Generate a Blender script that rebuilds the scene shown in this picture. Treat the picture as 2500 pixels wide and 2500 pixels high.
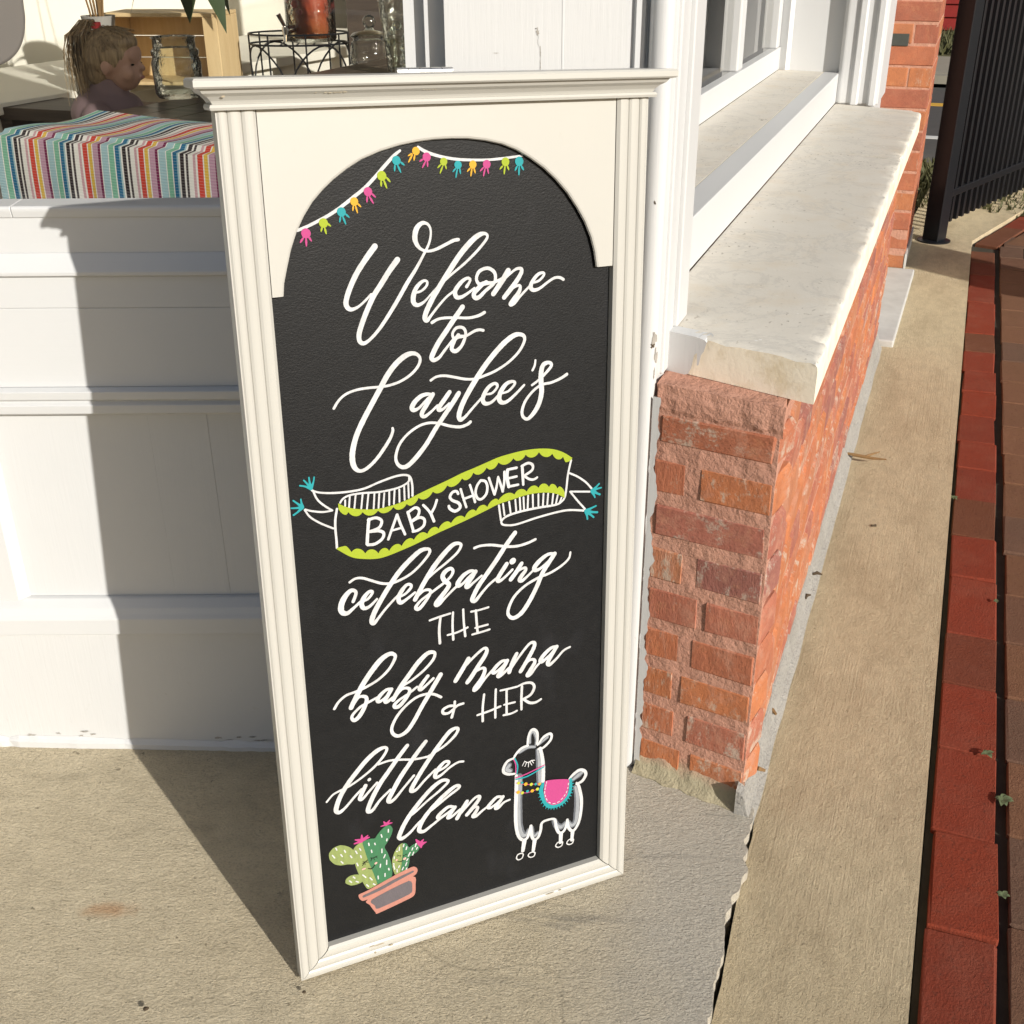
import bpy, bmesh, math, random
from mathutils import Vector, Matrix, noise
random.seed(7)
for _o in list(bpy.data.objects): bpy.data.objects.remove(_o)
S = bpy.context.scene
COL = S.collection
R = math.radians
# ---------------------------------------------------------------- camera
cd = bpy.data.cameras.new('camera'); cam = bpy.data.objects.new('camera', cd); COL.objects.link(cam)
_r = Vector((1.0, -0.0030, -0.0059)); _f = Vector((-0.0001, 0.8899, -0.4562))
_f.normalize(); _r = (_r - _f*_r.dot(_f)).normalized(); _u = _r.cross(_f)
cam.matrix_world = Matrix(((_r.x, _u.x, -_f.x, 0), (_r.y, _u.y, -_f.y, 0), (_r.z, _u.z, -_f.z, 1.5), (0, 0, 0, 1)))
cd.sensor_width = 36; cd.lens = 2830/2500*36; cd.clip_start = .05; cd.clip_end = 600
S.camera = cam
# ---------------------------------------------------------------- sky and sun
SUN_AZ, SUN_EL = 141.6, 22.8
w = bpy.data.worlds.new('World'); S.world = w; w.use_nodes = True
nt = w.node_tree; bg = nt.nodes['Background']
sky = nt.nodes.new('ShaderNodeTexSky'); sky.sky_type = 'NISHITA'; sky.sun_disc = False
sky.sun_elevation = R(SUN_EL); sky.sun_rotation = R(SUN_AZ); sky.dust_density = 2.0
nt.links.new(sky.outputs[0], bg.inputs[0]); bg.inputs[1].default_value = 0.075
sl = bpy.data.lights.new('sun', 'SUN'); so = bpy.data.objects.new('sun', sl); COL.objects.link(so)
sl.energy = 4.6; sl.angle = R(0.5); sl.color = (1.0, .955, .88)
SUNV = Vector((math.sin(R(SUN_AZ))*math.cos(R(SUN_EL)), math.cos(R(SUN_AZ))*math.cos(R(SUN_EL)), math.sin(R(SUN_EL))))
so.rotation_euler = SUNV.to_track_quat('Z', 'Y').to_euler(); so.location = SUNV*20
S.view_settings.view_transform = 'Standard'; S.view_settings.look = 'None'
S.view_settings.exposure = 0.20; S.view_settings.gamma = 1.0; S.view_settings.use_curve_mapping = False
S.render.engine = 'CYCLES'; S.cycles.transparent_max_bounces = 40; S.cycles.max_bounces = 10; S.cycles.caustics_reflective = False

# ---------------------------------------------------------------- materials
class NT:
    def __init__(s, name):
        s.m = bpy.data.materials.new(name); s.m.use_nodes = True; s.t = s.m.node_tree; s.n = s.t.nodes; s.n.clear()
        s.out = s.n.new('ShaderNodeOutputMaterial'); s.tc = s.n.new('ShaderNodeTexCoord')
    def add(s, ty, **kw):
        n = s.n.new('ShaderNode'+ty)
        for k, v in kw.items():
            if k.startswith('i_'): s.inp(n, k[2:], v)
            else: setattr(n, k, v)
        return n
    def inp(s, n, key, v):
        if isinstance(key, str) and key.isdigit(): key = int(key)
        sock = n.inputs[key.replace('_', ' ') if isinstance(key, str) else key]
        if isinstance(v, bpy.types.NodeSocket): s.t.links.new(v, sock)
        elif isinstance(v, (tuple, list)) and len(v) == 3 and sock.type == 'RGBA': sock.default_value = (*v, 1)
        else: sock.default_value = v
    def coord(s, scale=(1, 1, 1), kind='Object', rot=(0, 0, 0), loc=None):
        mp = s.add('Mapping'); s.t.links.new(s.tc.outputs[kind], mp.inputs[0])
        mp.inputs['Scale'].default_value = scale; mp.inputs['Rotation'].default_value = rot
        if loc is not None: s.inp(mp, 'Location', loc)
        return mp.outputs[0]
    def noise(s, vec, sc, det=4, rough=.6, dist=0):
        n = s.add('TexNoise', i_Scale=sc, i_Detail=det, i_Roughness=rough, i_Distortion=dist); s.t.links.new(vec, n.inputs['Vector']); return n.outputs[0]
    def ramp(s, fac, stops, interp='LINEAR'):
        n = s.add('ValToRGB'); n.color_ramp.interpolation = interp; e = n.color_ramp.elements
        while len(e) < len(stops): e.new(.5)
        for q, (p, c) in zip(e, stops):
            q.position = p; q.color = (c, c, c, 1) if not isinstance(c, tuple) else (*c[:3], 1)
        s.t.links.new(fac, n.inputs[0]); return n.outputs[0]
    def mix(s, fac, a, b, mode='MIX'):
        n = s.add('MixRGB', blend_type=mode); s.inp(n, 0, fac); s.inp(n, 1, a); s.inp(n, 2, b); return n.outputs[0]
    def math(s, op, a, b=0.0, c=None):
        n = s.add('Math', operation=op); s.inp(n, 0, a); s.inp(n, 1, b)
        if c is not None: s.inp(n, 2, c)
        return n.outputs[0]
    def bump(s, h, strength=.3, dist=.002, normal=None):
        n = s.add('Bump', i_Strength=strength, i_Distance=dist); s.t.links.new(h, n.inputs['Height'])
        if normal is not None: s.t.links.new(normal, n.inputs['Normal'])
        return n.outputs[0]
    def bsdf(s, col, rough=.6, normal=None, **kw):
        b = s.add('BsdfPrincipled'); s.inp(b, 'Base Color', col); s.inp(b, 'Roughness', rough)
        b.inputs['Specular IOR Level'].default_value = kw.pop('spec', .35)
        for k, v in kw.items(): s.inp(b, k, v)
        if normal is not None: s.t.links.new(normal, b.inputs['Normal'])
        s.t.links.new(b.outputs[0], s.out.inputs[0]); return b
    def rand(s):
        return s.add('ObjectInfo').outputs['Random']
    def xyz(s, kind='Object'):
        n = s.add('SeparateXYZ'); s.t.links.new(s.tc.outputs[kind], n.inputs[0]); return n.outputs

def plain(name, col, rough=.6, var=.15, sc=8, bsc=120, bst=.15, metal=0.0, spec=.35):
    k = NT(name); v = k.coord()
    f = k.noise(v, sc, 5)
    c = k.mix(f, tuple(x*(1-var) for x in col), tuple(min(1, x*(1+var)) for x in col))
    b = k.bsdf(c, rough, k.bump(k.noise(v, bsc, 4), bst, .001), spec=spec); b.inputs['Metallic'].default_value = metal
    return k.m

def paint(name, col, dirt=(.36, .33, .27), damt=.35, chips=.0, vert=True, rough=.42, brush=.18):
    k = NT(name); v = k.coord(); sc = (60, 60, 3) if vert else (3, 60, 60)
    st = k.noise(k.coord(sc), 2.5, 4, .65)
    big = k.noise(v, 3.2, 5, .6)
    c = k.mix(k.ramp(big, [(.35, 0.0), (.75, .5)]), col, tuple(x*.93 for x in col))
    sp = k.ramp(k.noise(v, 38, 6, .75), [(.62, 0.0), (.74, damt)])
    c = k.mix(sp, c, tuple(a*.55+b*.45 for a, b in zip(col, dirt)))
    if chips:
        ch = k.ramp(k.noise(v, 16, 8, .8, .6), [(.70-chips*.1, 0.0), (.715-chips*.1, 1.0)])
        c = k.mix(ch, c, dirt)
    n1 = k.bump(st, brush, .0012); n2 = k.bump(k.noise(v, 26, 4), .12, .002, n1)
    k.bsdf(c, rough, n2, spec=.4); return k.m

M = {}
M['white'] = paint('white_paint', (.59, .597, .60), damt=.12, brush=.28)
M['white_h'] = paint('white_paint_boards', (.59, .597, .60), damt=.15, vert=False, brush=.22)
M['white_worn'] = paint('white_paint_worn', (.585, .59, .59), dirt=(.33, .30, .26), damt=.35, chips=.35, brush=.4)
M['cream'] = paint('cream_paint', (.458, .448, .412), dirt=(.30, .25, .18), damt=.22, rough=.38, brush=.12)
M['cream_h'] = paint('cream_paint_rails', (.458, .448, .412), dirt=(.30, .25, .18), damt=.25, chips=.05, vert=False, rough=.38, brush=.12)
M['wood_raw'] = plain('bare_wood', (.30, .22, .14), .8, .3, 30)

def board_mat():
    k = NT('chalkboard_paint'); v = k.coord()
    f = k.noise(v, 7, 4, .6)
    c = k.mix(f, (.0062, .0066, .0073), (.0100, .0104, .0112))
    sm = k.ramp(k.noise(k.coord((9, 1, 5), rot=(0, .6, 0)), 1.2, 3, .55), [(.60, 0.0), (.80, .28)])
    c = k.mix(sm, c, (.035, .036, .042))
    h = k.noise(k.coord((330, 330, 480)), 1.0, 5, .66); h2 = k.noise(v, 60, 3)
    n = k.bump(h, .55, .0009); n = k.bump(h2, .12, .001, n)
    k.bsdf(c, k.ramp(h2, [(.3, .40), (.7, .50)]), n, spec=.22); return k.m
M['board'] = board_mat()

def ink(name, col, streak=.2, sc=60):
    k = NT(name); v = k.coord((sc, sc, sc*.35), rot=(0, .5, 0))
    f = k.ramp(k.noise(v, 1.6, 5, .7), [(.38, 0.0), (.68, streak)])
    c = k.mix(f, col, tuple(x*.62+.02 for x in col))
    k.bsdf(c, .62, k.bump(k.noise(k.coord(), 330, 4), .35, .0006), spec=.25); return k.m
I_ = {'white': ink('white_chalk_paint', (.565, .57, .575), .6, 75), 'greyed': ink('thin_grey_paint', (.115, .125, .145), .85, 40), 'midgrey': ink('chalky_grey_paint', (.30, .32, .345), .8, 55), 'lime': ink('lime_paint', (.30, .375, .022)),
      'teal': ink('teal_paint', (.017, .27, .30)), 'pink': ink('pink_paint', (.42, .052, .19)), 'yellow': ink('yellow_paint', (.58, .32, .026)),
      'lgreen': ink('light_green_paint', (.23, .285, .095), .6, 90), 'dgreen': ink('dark_green_paint', (.043, .16, .073), .5, 90), 'terra': ink('terracotta_paint', (.42, .185, .145), .3, 80),
      'slate': ink('slate_paint', (.12, .105, .115), .6, 90), 'black': ink('black_paint', (.012, .016, .01)), 'blush': ink('blush_paint', (.60, .36, .32)), 'bead': ink('bead_lime_paint', (.44, .47, .05))}

def concrete(name, a, b, grain=230, stain=(.20, .17, .12), broom=False, grey=None):
    k = NT(name); v = k.coord(); p = k.coord((1, 1.7, 1))
    big = k.noise(v, 2.4, 5, .62); mid = k.noise(p, 17, 6, .7)
    c = k.mix(big, a, b)
    c = k.mix(k.ramp(mid, [(.35, .32), (.62, 0.0)]), c, tuple(x*.62 for x in a))
    g = k.noise(p, grain, 3, .65)
    c = k.mix(k.ramp(g, [(.30, .55), (.50, 0.0)]), c, tuple(x*.48 for x in a))
    c = k.mix(k.ramp(g, [(.60, 0.0), (.78, .45)]), c, tuple(min(.8, x*1.45) for x in b))
    st = k.ramp(k.noise(k.coord((1.6, 5, 1), rot=(0, 0, -.12)), 1.5, 6, .65, .6), [(.58, 0.0), (.74, .45)])
    c = k.mix(st, c, stain)
    ck = k.math('ABSOLUTE', k.math('SUBTRACT', k.noise(v, 1.6, 3.0, .5, .3), .5)); ck = k.math('MULTIPLY', k.ramp(ck, [(0.0, 1.0), (.0035, 0.0)]), k.ramp(k.noise(v, 1.3, 2), [(.50, 0.0), (.62, .55 if grey else 0.0)]))
    c = k.mix(ck, c, tuple(x*.35 for x in a))
    c = k.mix(k.ramp(k.noise(v, 60, 2, .5), [(.725, 0.0), (.75, .7)]), c, tuple(x*.4 for x in a))
    if grey:
        gx = k.xyz()
        gm = k.ramp(k.math('ADD', gx[0], k.math('MULTIPLY', k.noise(v, 5, 4), .22)), [(.16, 0.0), (.36, .75)])
        c = k.mix(gm, c, grey)
        sk = k.ramp(k.noise(k.coord((2.2, 13, 1), rot=(0, 0, .38)), 1.0, 7, .72, .7), [(.55, 0.0), (.70, .75)])
        sk = k.math('MULTIPLY', sk, k.ramp(k.math('ADD', gx[0], k.math('MULTIPLY', gx[1], .35)), [(.30, 0.0), (.62, 1.0)]))
        c = k.mix(sk, c, (.19, .18, .165))
        rx = k.math('SUBTRACT', gx[0], -.69); ry = k.math('MULTIPLY', k.math('SUBTRACT', gx[1], 1.445), 2.4)
        d = k.math('SQRT', k.math('ADD', k.math('MULTIPLY', rx, rx), k.math('MULTIPLY', ry, ry)))
        d = k.math('ADD', d, k.math('MULTIPLY', k.noise(v, 40, 5), .06))
        c = k.mix(k.ramp(d, [(.045, .55), (.085, 0.0)]), c, (.50, .24, .10))
    n = k.bump(g, .9, .006); n = k.bump(k.noise(p, 90, 6, .7), .8, .009, n); n = k.bump(mid, .35, .008, n)
    if broom:
        bl = k.math('MULTIPLY', k.noise(k.coord((1.6, 210, 1), rot=(0, 0, 0)), 1.0, 4, .6), k.ramp(k.noise(v, 2.6, 4, .6), [(.42, .12), (.64, 1.0)])); n = k.bump(bl, .6, .0045, n)
        c = k.mix(k.ramp(k.noise(k.coord((1.2, 3.2, 1)), 2.2, 6, .7), [(.48, 0.0), (.70, .5)]), c, (.40, .305, .19))
    k.bsdf(c, .92, n, spec=.15); return k.m
M['patio'] = concrete('patio_concrete', (.66, .56, .39), (.79, .69, .50), 215, grey=(.54, .51, .45))
M['strip'] = concrete('broomed_concrete', (.66, .54, .35), (.78, .66, .445), 300, stain=(.48, .38, .25), broom=True)
M['fillet'] = concrete('painted_mortar', (.38, .365, .335), (.47, .455, .425), 160, stain=(.25, .23, .19))

def brickm(name, cols, eff=.5, eff_lo=.60, rough=.88, grain=140, mott=.6, smear=0):
    k = NT(name); r = k.rand()
    off = k.add('CombineXYZ'); k.inp(off, 0, k.math('MULTIPLY', r, 37.0)); k.inp(off, 1, k.math('MULTIPLY', r, 91.0)); k.inp(off, 2, k.math('MULTIPLY', r, 53.0))
    v = k.coord(loc=off.outputs[0])
    n = len(cols); c = k.ramp(r, [((i+.001)/n, q) for i, q in enumerate(cols)], 'CONSTANT')
    f = k.noise(v, 14, 5, .65)
    c = k.mix(k.ramp(f, [(.35, 0.0), (.7, mott)]), c, k.mix(.6, c, (.17, .075, .06)))
    if eff: c = k.mix(k.ramp(k.noise(v, 30, 5, .7), [(.55, 0.0), (.75, .45)]), c, (.50, .26, .14))
    e = k.ramp(k.math('MULTIPLY', k.noise(v, 24, 8, .78), k.math('ADD', k.math('ADD', .60, k.math('MULTIPLY', k.math('FRACT', k.math('MULTIPLY', r, 17.3)), .24)), k.math('MULTIPLY', k.noise(v, 5, 3), .5))), [(eff_lo-.05, 0.0), (eff_lo+.05, eff)])
    c = k.mix(e, c, (.50, .46, .38))
    if smear: c = k.mix(k.ramp(k.noise(v, 11, 6, .75, .4), [(.50, 0.0), (.62, smear)]), c, (.47, .25, .175))
    g = k.noise(v, grain, 5, .7)
    c = k.mix(k.ramp(g, [(.25, .5), (.45, 0.0)]), c, (.09, .04, .03))
    if not eff:
        sp_ = k.noise(v, 330, 3, .6); c = k.mix(k.ramp(sp_, [(.62, 0.0), (.74, .28)]), c, (.42, .20, .13)); c = k.mix(k.ramp(k.noise(v, 75, 4, .7), [(.30, .5), (.42, 0.0)]), c, (.07, .03, .022))
        c = k.mix(k.ramp(k.noise(v, 9, 4, .6), [(.5, 0.0), (.8, .2)]), c, (.30, .15, .10))
    nn = k.bump(g, .5 if eff else 1.0, .0035); nn = k.bump(f, .5, .008, nn)
    k.bsdf(c, rough, nn, spec=.1); return k.m
M['brick'] = brickm('old_brick', [(.47, .165, .080), (.43, .155, .085), (.37, .14, .10), (.49, .18, .080), (.41, .15, .095), (.30, .125, .10), (.46, .19, .10)], .62, .588, smear=.5)
M['brick_pier'] = brickm('pier_brick', [(.43, .155, .085), (.46, .18, .085), (.40, .14, .08), (.35, .125, .08)], .35, .64, smear=.10)
M['paver_red'] = brickm('red_paver', [(.23, .046, .025), (.21, .044, .025), (.175, .052, .03), (.245, .047, .024), (.155, .062, .034)], 0.0, .66, grain=230, mott=.22, rough=.96)
M['paver_brown'] = brickm('brown_paver', [(.18, .095, .055), (.16, .087, .055), (.19, .098, .056), (.145, .088, .06)], 0.0, .68, grain=230, mott=.22, rough=.96)
def mortarm():
    k = NT('pink_mortar'); v = k.coord()
    c = k.mix(k.noise(v, 18, 5, .65), (.43, .215, .155), (.54, .305, .225))
    z = k.xyz()[2]
    lo = k.ramp(k.math('ADD', z, k.math('MULTIPLY', k.noise(v, 22, 4), .05)), [(.02, 1.0), (.06, 0.0)])
    c = k.mix(lo, c, (.36, .32, .22))
    g = k.noise(v, 120, 5, .7); n = k.bump(g, .8, .004); n = k.bump(k.noise(v, 26, 4), .8, .012, n)
    k.bsdf(c, .95, n, spec=.12); return k.m
M['mortar'] = mortarm()
def marble():
    k = NT('weathered_marble'); v = k.coord(); z = k.add('NewGeometry').outputs['Normal']
    sx = k.add('SeparateXYZ'); k.t.links.new(z, sx.inputs[0])
    c = k.mix(k.noise(v, 4.2, 6, .65, .6), (.58, .54, .465), (.69, .66, .595))
    c = k.mix(k.ramp(k.noise(v, 11, 5), [(.5, 0.0), (.75, .45)]), c, (.60, .50, .36))
    vein = k.ramp(k.math('ABSOLUTE', k.math('SUBTRACT', k.noise(v, 3.4, 8, .72, 1.2), .5)), [(0.0, .45), (.03, 0.0)])
    c = k.mix(vein, c, (.46, .44, .40))
    fl = k.ramp(k.noise(k.coord((62, 95, 62)), 1.0, 2, .5), [(.665, 0.0), (.70, .8)])
    fl = k.math('MULTIPLY', fl, k.ramp(k.noise(v, 5, 3), [(.40, .15), (.62, 1.0)]))
    c = k.mix(fl, c, (.22, .19, .15))
    c = k.mix(k.ramp(k.noise(v, 48, 2), [(.74, 0.0), (.77, .9)]), c, (.74, .72, .68))
    c = k.mix(k.ramp(sx.outputs[2], [(.3, 1.0), (.7, 0.0)]), c, k.mix(k.ramp(k.noise(v, 13, 6, .7), [(.5, 0.0), (.74, .8)]), (.90, .82, .67), (.60, .48, .28)))
    n = k.bump(k.noise(v, 150, 5, .65), .28, .002); n = k.bump(k.noise(v, 20, 4), .22, .005, n)
    k.bsdf(c, .55, n, spec=.35); return k.m
M['marble'] = marble()
M['greysill'] = paint('grey_white_sill', (.56, .555, .53), dirt=(.34, .35, .32), damt=.3, vert=False, rough=.35)
M['step'] = plain('grey_marble_step', (.50, .50, .48), .6, .22, 16, 90, .25)
M['iron'] = plain('black_gate_paint', (.008, .0085, .011), .36, .2, 20, 260, .12, spec=.38)
M['plate'] = plain('slate_plate', (.055, .06, .055), .5, .25, 40)
M['oldwood'] = plain('weathered_bare_wood', (.33, .31, .28), .85, .35, 60)
M['metal'] = plain('bright_metal', (.62, .62, .60), .28, .08, 20, 200, .05, metal=1.0)
M['chrome'] = plain('chrome', (.72, .73, .75), .10, .03, 20, 200, .02, metal=1.0)
M['asphalt'] = plain('asphalt', (.075, .073, .068), .9, .2, 9, 180, .5)
M['pave'] = plain('far_concrete', (.27, .25, .20), .9, .15, 3, 90, .4)
M['yellow'] = plain('yellow_road_paint', (.62, .36, .05), .8, .15, 12)
M['wline'] = plain('white_road_paint', (.6, .6, .57), .8, .15, 12)
M['soil'] = plain('dark_soil', (.05, .042, .028), .95, .4, 20, 70, .7)
M['grass'] = plain('grass_blade', (.075, .075, .03), .7, .4, 40)
M['grass_dry'] = plain('grass_ground', (.10, .095, .04), .95, .4, 18, 80, .7)
M['red'] = plain('red_clapboard', (.24, .018, .014), .6, .15, 10)
M['twig'] = plain('dry_leaf', (.23, .14, .06), .8, .35, 60)
M['debris'] = plain('dark_debris', (.07, .05, .03), .9, .3, 60)
M['weed'] = plain('weed_leaf', (.12, .15, .075), .55, .3, 60)
M['floor'] = plain('interior_floor', (.38, .30, .21), .6, .3, 10)
M['inwall'] = plain('interior_white', (.74, .72, .64), .7, .06, 5, 90, .08)
M['inceil'] = plain('interior_ceiling', (.5, .48, .44), .8, .06, 5)
M['tabletop'] = None
def wood(name, a, b, sc=(3, 42, 42), rough=.6):
    k = NT(name); v = k.coord(sc); f = k.noise(v, 1.0, 6, .65, .5)
    c = k.mix(k.ramp(f, [(.3, 0.0), (.7, 1.0)]), a, b)
    k.bsdf(c, rough, k.bump(f, .3, .002), spec=.3); return k.m
M['tabletop'] = wood('weathered_table', (.030, .023, .018), (.16, .125, .095), (2.5, 38, 38), .38)
M['pine'] = wood('pine', (.58, .42, .22), (.70, .54, .31), (30, 30, 3))
M['darkwood'] = wood('dark_wood', (.03, .02, .015), (.07, .05, .035))
M['greyseat'] = plain('grey_seat', (.23, .21, .20), .5, .06, 5)
M['skin'] = plain('skin', (.56, .34, .25), .5, .06, 20, 90, .1)
M['hair'] = None
def hairm():
    k = NT('light_brown_hair'); f = k.noise(k.coord((90, 90, 9)), 1.0, 4, .6)
    k.bsdf(k.mix(k.ramp(f, [(.3, 0.0), (.7, 1.0)]), (.13, .085, .048), (.50, .37, .21)), .42, k.bump(f, .5, .002), spec=.4); return k.m
M['hair'] = hairm()
M['jacket'] = plain('mauve_jacket', (.25, .175, .185), .8, .12, 14, 160, .4)
M['shirt'] = plain('blue_shirt', (.24, .32, .42), .8, .08, 30)
M['tie'] = plain('red_hair_tie', (.75, .06, .07), .5, .1, 30)
M['eye'] = plain('dark_eye', (.02, .015, .01), .2, .1, 30)
M['lip'] = plain('lip', (.45, .18, .15), .5, .06, 30)
M['leaf'] = plain('dark_leaf', (.035, .055, .022), .5, .4, 18, 60, .3)
M['pot'] = plain('grey_pot', (.30, .29, .27), .7, .1, 10)
M['fruit'] = plain('pink_fruit', (.62, .10, .10), .4, .3, 30)
M['denim'] = plain('denim', (.06, .08, .14), .8, .15, 30)
def glass(name, tint=(.97, .975, .97), refl=.10, rough=.0, rip=0):
    k = NT(name); tr = k.add('BsdfTransparent', i_Color=tint); gl = k.add('BsdfGlossy', i_Color=(1, 1, 1), i_Roughness=rough)
    lw = k.add('LayerWeight', i_Blend=refl); mx = k.add('MixShader')
    if rip:
        nb = k.bump(k.noise(k.coord(), 38, 3), rip, .01); k.t.links.new(nb, gl.inputs['Normal']); k.t.links.new(nb, lw.inputs['Normal'])
    k.t.links.new(lw.outputs['Fresnel'], mx.inputs[0]); k.t.links.new(tr.outputs[0], mx.inputs[1]); k.t.links.new(gl.outputs[0], mx.inputs[2])
    k.t.links.new(mx.outputs[0], k.out.inputs[0]); return k.m
M['glass'] = glass('window_glass', (.985, .985, .975), .30)
M['jarglass'] = glass('jar_glass', (.93, .945, .92), .28, .06, .5)
def liquid():
    k = NT('orange_tea'); z = k.xyz()[2]
    c = k.ramp(z, [(.0, (.46, .15, .05)), (.12, (.58, .10, .05)), (.24, (.66, .12, .10))])
    b = k.bsdf(c, .15, spec=.5); b.inputs['Transmission Weight'].default_value = .35; return k.m
M['tea'] = liquid()
def stripes():
    k = NT('striped_runner'); x = k.xyz(); P = .170
    f = k.math('FRACT', k.math('ADD', k.math('DIVIDE', x[0], P), 10.04))
    W_ = (.95, .93, .89)
    st = [(0, (.72, .07, .045)), (.085, W_), (.105, (.86, .56, .08)), (.165, W_), (.185, (.60, .36, .48)), (.285, (.20, .015, .085)), (.33, W_), (.345, (.42, .64, .70)), (.46, W_), (.475, (.24, .56, .40)), (.565, W_), (.585, (.02, .17, .33)), (.655, (.42, .64, .70)), (.68, W_), (.71, (.035, .025, .03)), (.775, W_), (.805, (.06, .045, .05)), (.845, W_), (.925, (.68, .42, .46)), (.965, W_)]
    c = k.ramp(f, st, 'CONSTANT')
    wv = k.math('SINE', k.math('MULTIPLY', k.math('ADD', x[2], x[1]), 900.0))
    c = k.mix(k.ramp(wv, [(.55, 0.0), (.75, .14)]), c, W_)
    k.bsdf(c, .9, k.bump(wv, .25, .001), spec=.1); return k.m
M['runner'] = stripes()

# ---------------------------------------------------------------- object helpers
def tag(o, label=None, cat=None, group=None, kind=None):
    if label: o['label'] = label
    if cat: o['category'] = cat
    if group: o['group'] = group
    if kind: o['kind'] = kind
    return o
def empty(name, mw, label, cat, group=None):
    o = bpy.data.objects.new(name, None); COL.objects.link(o); o.empty_display_size = .05
    o.matrix_world = mw if isinstance(mw, Matrix) else Matrix.Translation(mw)
    return tag(o, label, cat, group)
class MB:
    def __init__(s): s.v = []; s.f = []
    def q(s, vs, fs):
        b = len(s.v); s.v += [tuple(p) for p in vs]; s.f += [tuple(i+b for i in f) for f in fs]; return s
    def box(s, x0, x1, y0, y1, z0, z1):
        return s.q([(x0, y0, z0), (x1, y0, z0), (x1, y1, z0), (x0, y1, z0), (x0, y0, z1), (x1, y0, z1), (x1, y1, z1), (x0, y1, z1)],
                   [(3, 2, 1, 0), (4, 5, 6, 7), (0, 1, 5, 4), (1, 2, 6, 5), (2, 3, 7, 6), (3, 0, 4, 7)])
    def prism(s, poly, z0, z1, axis='z'):          # poly counter-clockwise in the plane
        n = len(poly); mp = {'z': lambda a, b, c: (a, b, c), 'y': lambda a, b, c: (a, c, b), 'x': lambda a, b, c: (c, a, b)}[axis]
        vs = [mp(a, b, z0) for a, b in poly]+[mp(a, b, z1) for a, b in poly]
        fs = [tuple(range(n-1, -1, -1)), tuple(range(n, 2*n))]+[(i, (i+1) % n, n+(i+1) % n, n+i) for i in range(n)]
        return s.q(vs, fs)
    def tube(s, pts, rad, n=8, close=False):
        pts = [Vector(p) for p in pts]; rr = rad if isinstance(rad, (list, tuple)) else [rad]*len(pts)
        rings = []; up = Vector((.13, .27, .95)).normalized()
        for i, p in enumerate(pts):
            t = (pts[min(i+1, len(pts)-1)]-pts[max(i-1, 0)])
            if close: t = pts[(i+1) % len(pts)]-pts[i-1]
            t.normalize(); a = t.cross(up)
            if a.length < .1: a = t.cross(Vector((1, 0, 0)))
            a.normalize(); b = a.cross(t)
            rings.append([p+(a*math.cos(2*math.pi*j/n)+b*math.sin(2*math.pi*j/n))*rr[i] for j in range(n)])
        vs = [v for r_ in rings for v in r_]; fs = []; m = len(pts)
        for i in range(m if close else m-1):
            k = (i+1) % m
            fs += [(i*n+j, i*n+(j+1) % n, k*n+(j+1) % n, k*n+j) for j in range(n)]
        if not close: fs += [tuple(range(n-1, -1, -1)), tuple((m-1)*n+j for j in range(n))]
        return s.q(vs, fs)
    def lathe(s, prof, c=(0, 0, 0), n=24):
        vs = []; fs = []; m = len(prof)
        for r_, z in prof:
            for j in range(n):
                a = 2*math.pi*j/n; vs.append((c[0]+r_*math.cos(a), c[1]+r_*math.sin(a), c[2]+z))
        for i in range(m-1): fs += [(i*n+j, i*n+(j+1) % n, (i+1)*n+(j+1) % n, (i+1)*n+j) for j in range(n)]
        if prof[0][0] > 1e-5: fs.append(tuple(range(n-1, -1, -1)))
        if prof[-1][0] > 1e-5: fs.append(tuple((m-1)*n+j for j in range(n)))
        return s.q(vs, fs)
    def ball(s, c, r, n=12, m=8, f=None):
        rx, ry, rz = r if isinstance(r, (tuple, list)) else (r, r, r); vs = []; fs = []
        for i in range(m+1):
            t = math.pi*i/m
            for j in range(n):
                a = 2*math.pi*j/n; vs.append((c[0]+rx*math.sin(t)*math.cos(a), c[1]+ry*math.sin(t)*math.sin(a), c[2]+rz*math.cos(t)))
        for i in range(m): fs += [(i*n+j, (i+1)*n+j, (i+1)*n+(j+1) % n, i*n+(j+1) % n) for j in range(n)]
        return s.q(vs, fs)
    def build(s, name, mat, parent=None, bevel=0, seg=2, smooth=False, label=None, jit=0, loc=None):
        me = bpy.data.meshes.new(name); bm = bmesh.new()
        vs = [bm.verts.new(v) for v in s.v]
        for f in s.f:
            try: bm.faces.new([vs[i] for i in f])
            except ValueError: pass
        bmesh.ops.remove_doubles(bm, verts=bm.verts, dist=1e-6)
        bmesh.ops.recalc_face_normals(bm, faces=bm.faces)
        if bevel: bmesh.ops.bevel(bm, geom=list(bm.edges), offset=bevel, segments=seg, profile=.5, affect='EDGES', clamp_overlap=True)
        if jit:
            for v in bm.verts: v.co += Vector((random.uniform(-jit, jit), random.uniform(-jit, jit), random.uniform(-jit, jit)))
        if smooth:
            for f in bm.faces: f.smooth = True
        bm.to_mesh(me); bm.free()
        if mat: me.materials.append(mat)
        if smooth:
            try: me.set_sharp_from_angle(angle=R(42))
            except Exception: pass
        o = bpy.data.objects.new(name, me); COL.objects.link(o)
        if parent: o.parent = parent
        if loc is not None: o.location = loc
        if label: o['label'] = label
        return o
def inst(src, parent, loc, rz=0, scale=(1, 1, 1), name=None):
    o = src.copy(); COL.objects.link(o); o.parent = parent; o.location = loc; o.rotation_euler = (0, 0, rz); o.scale = scale
    return o

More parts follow.
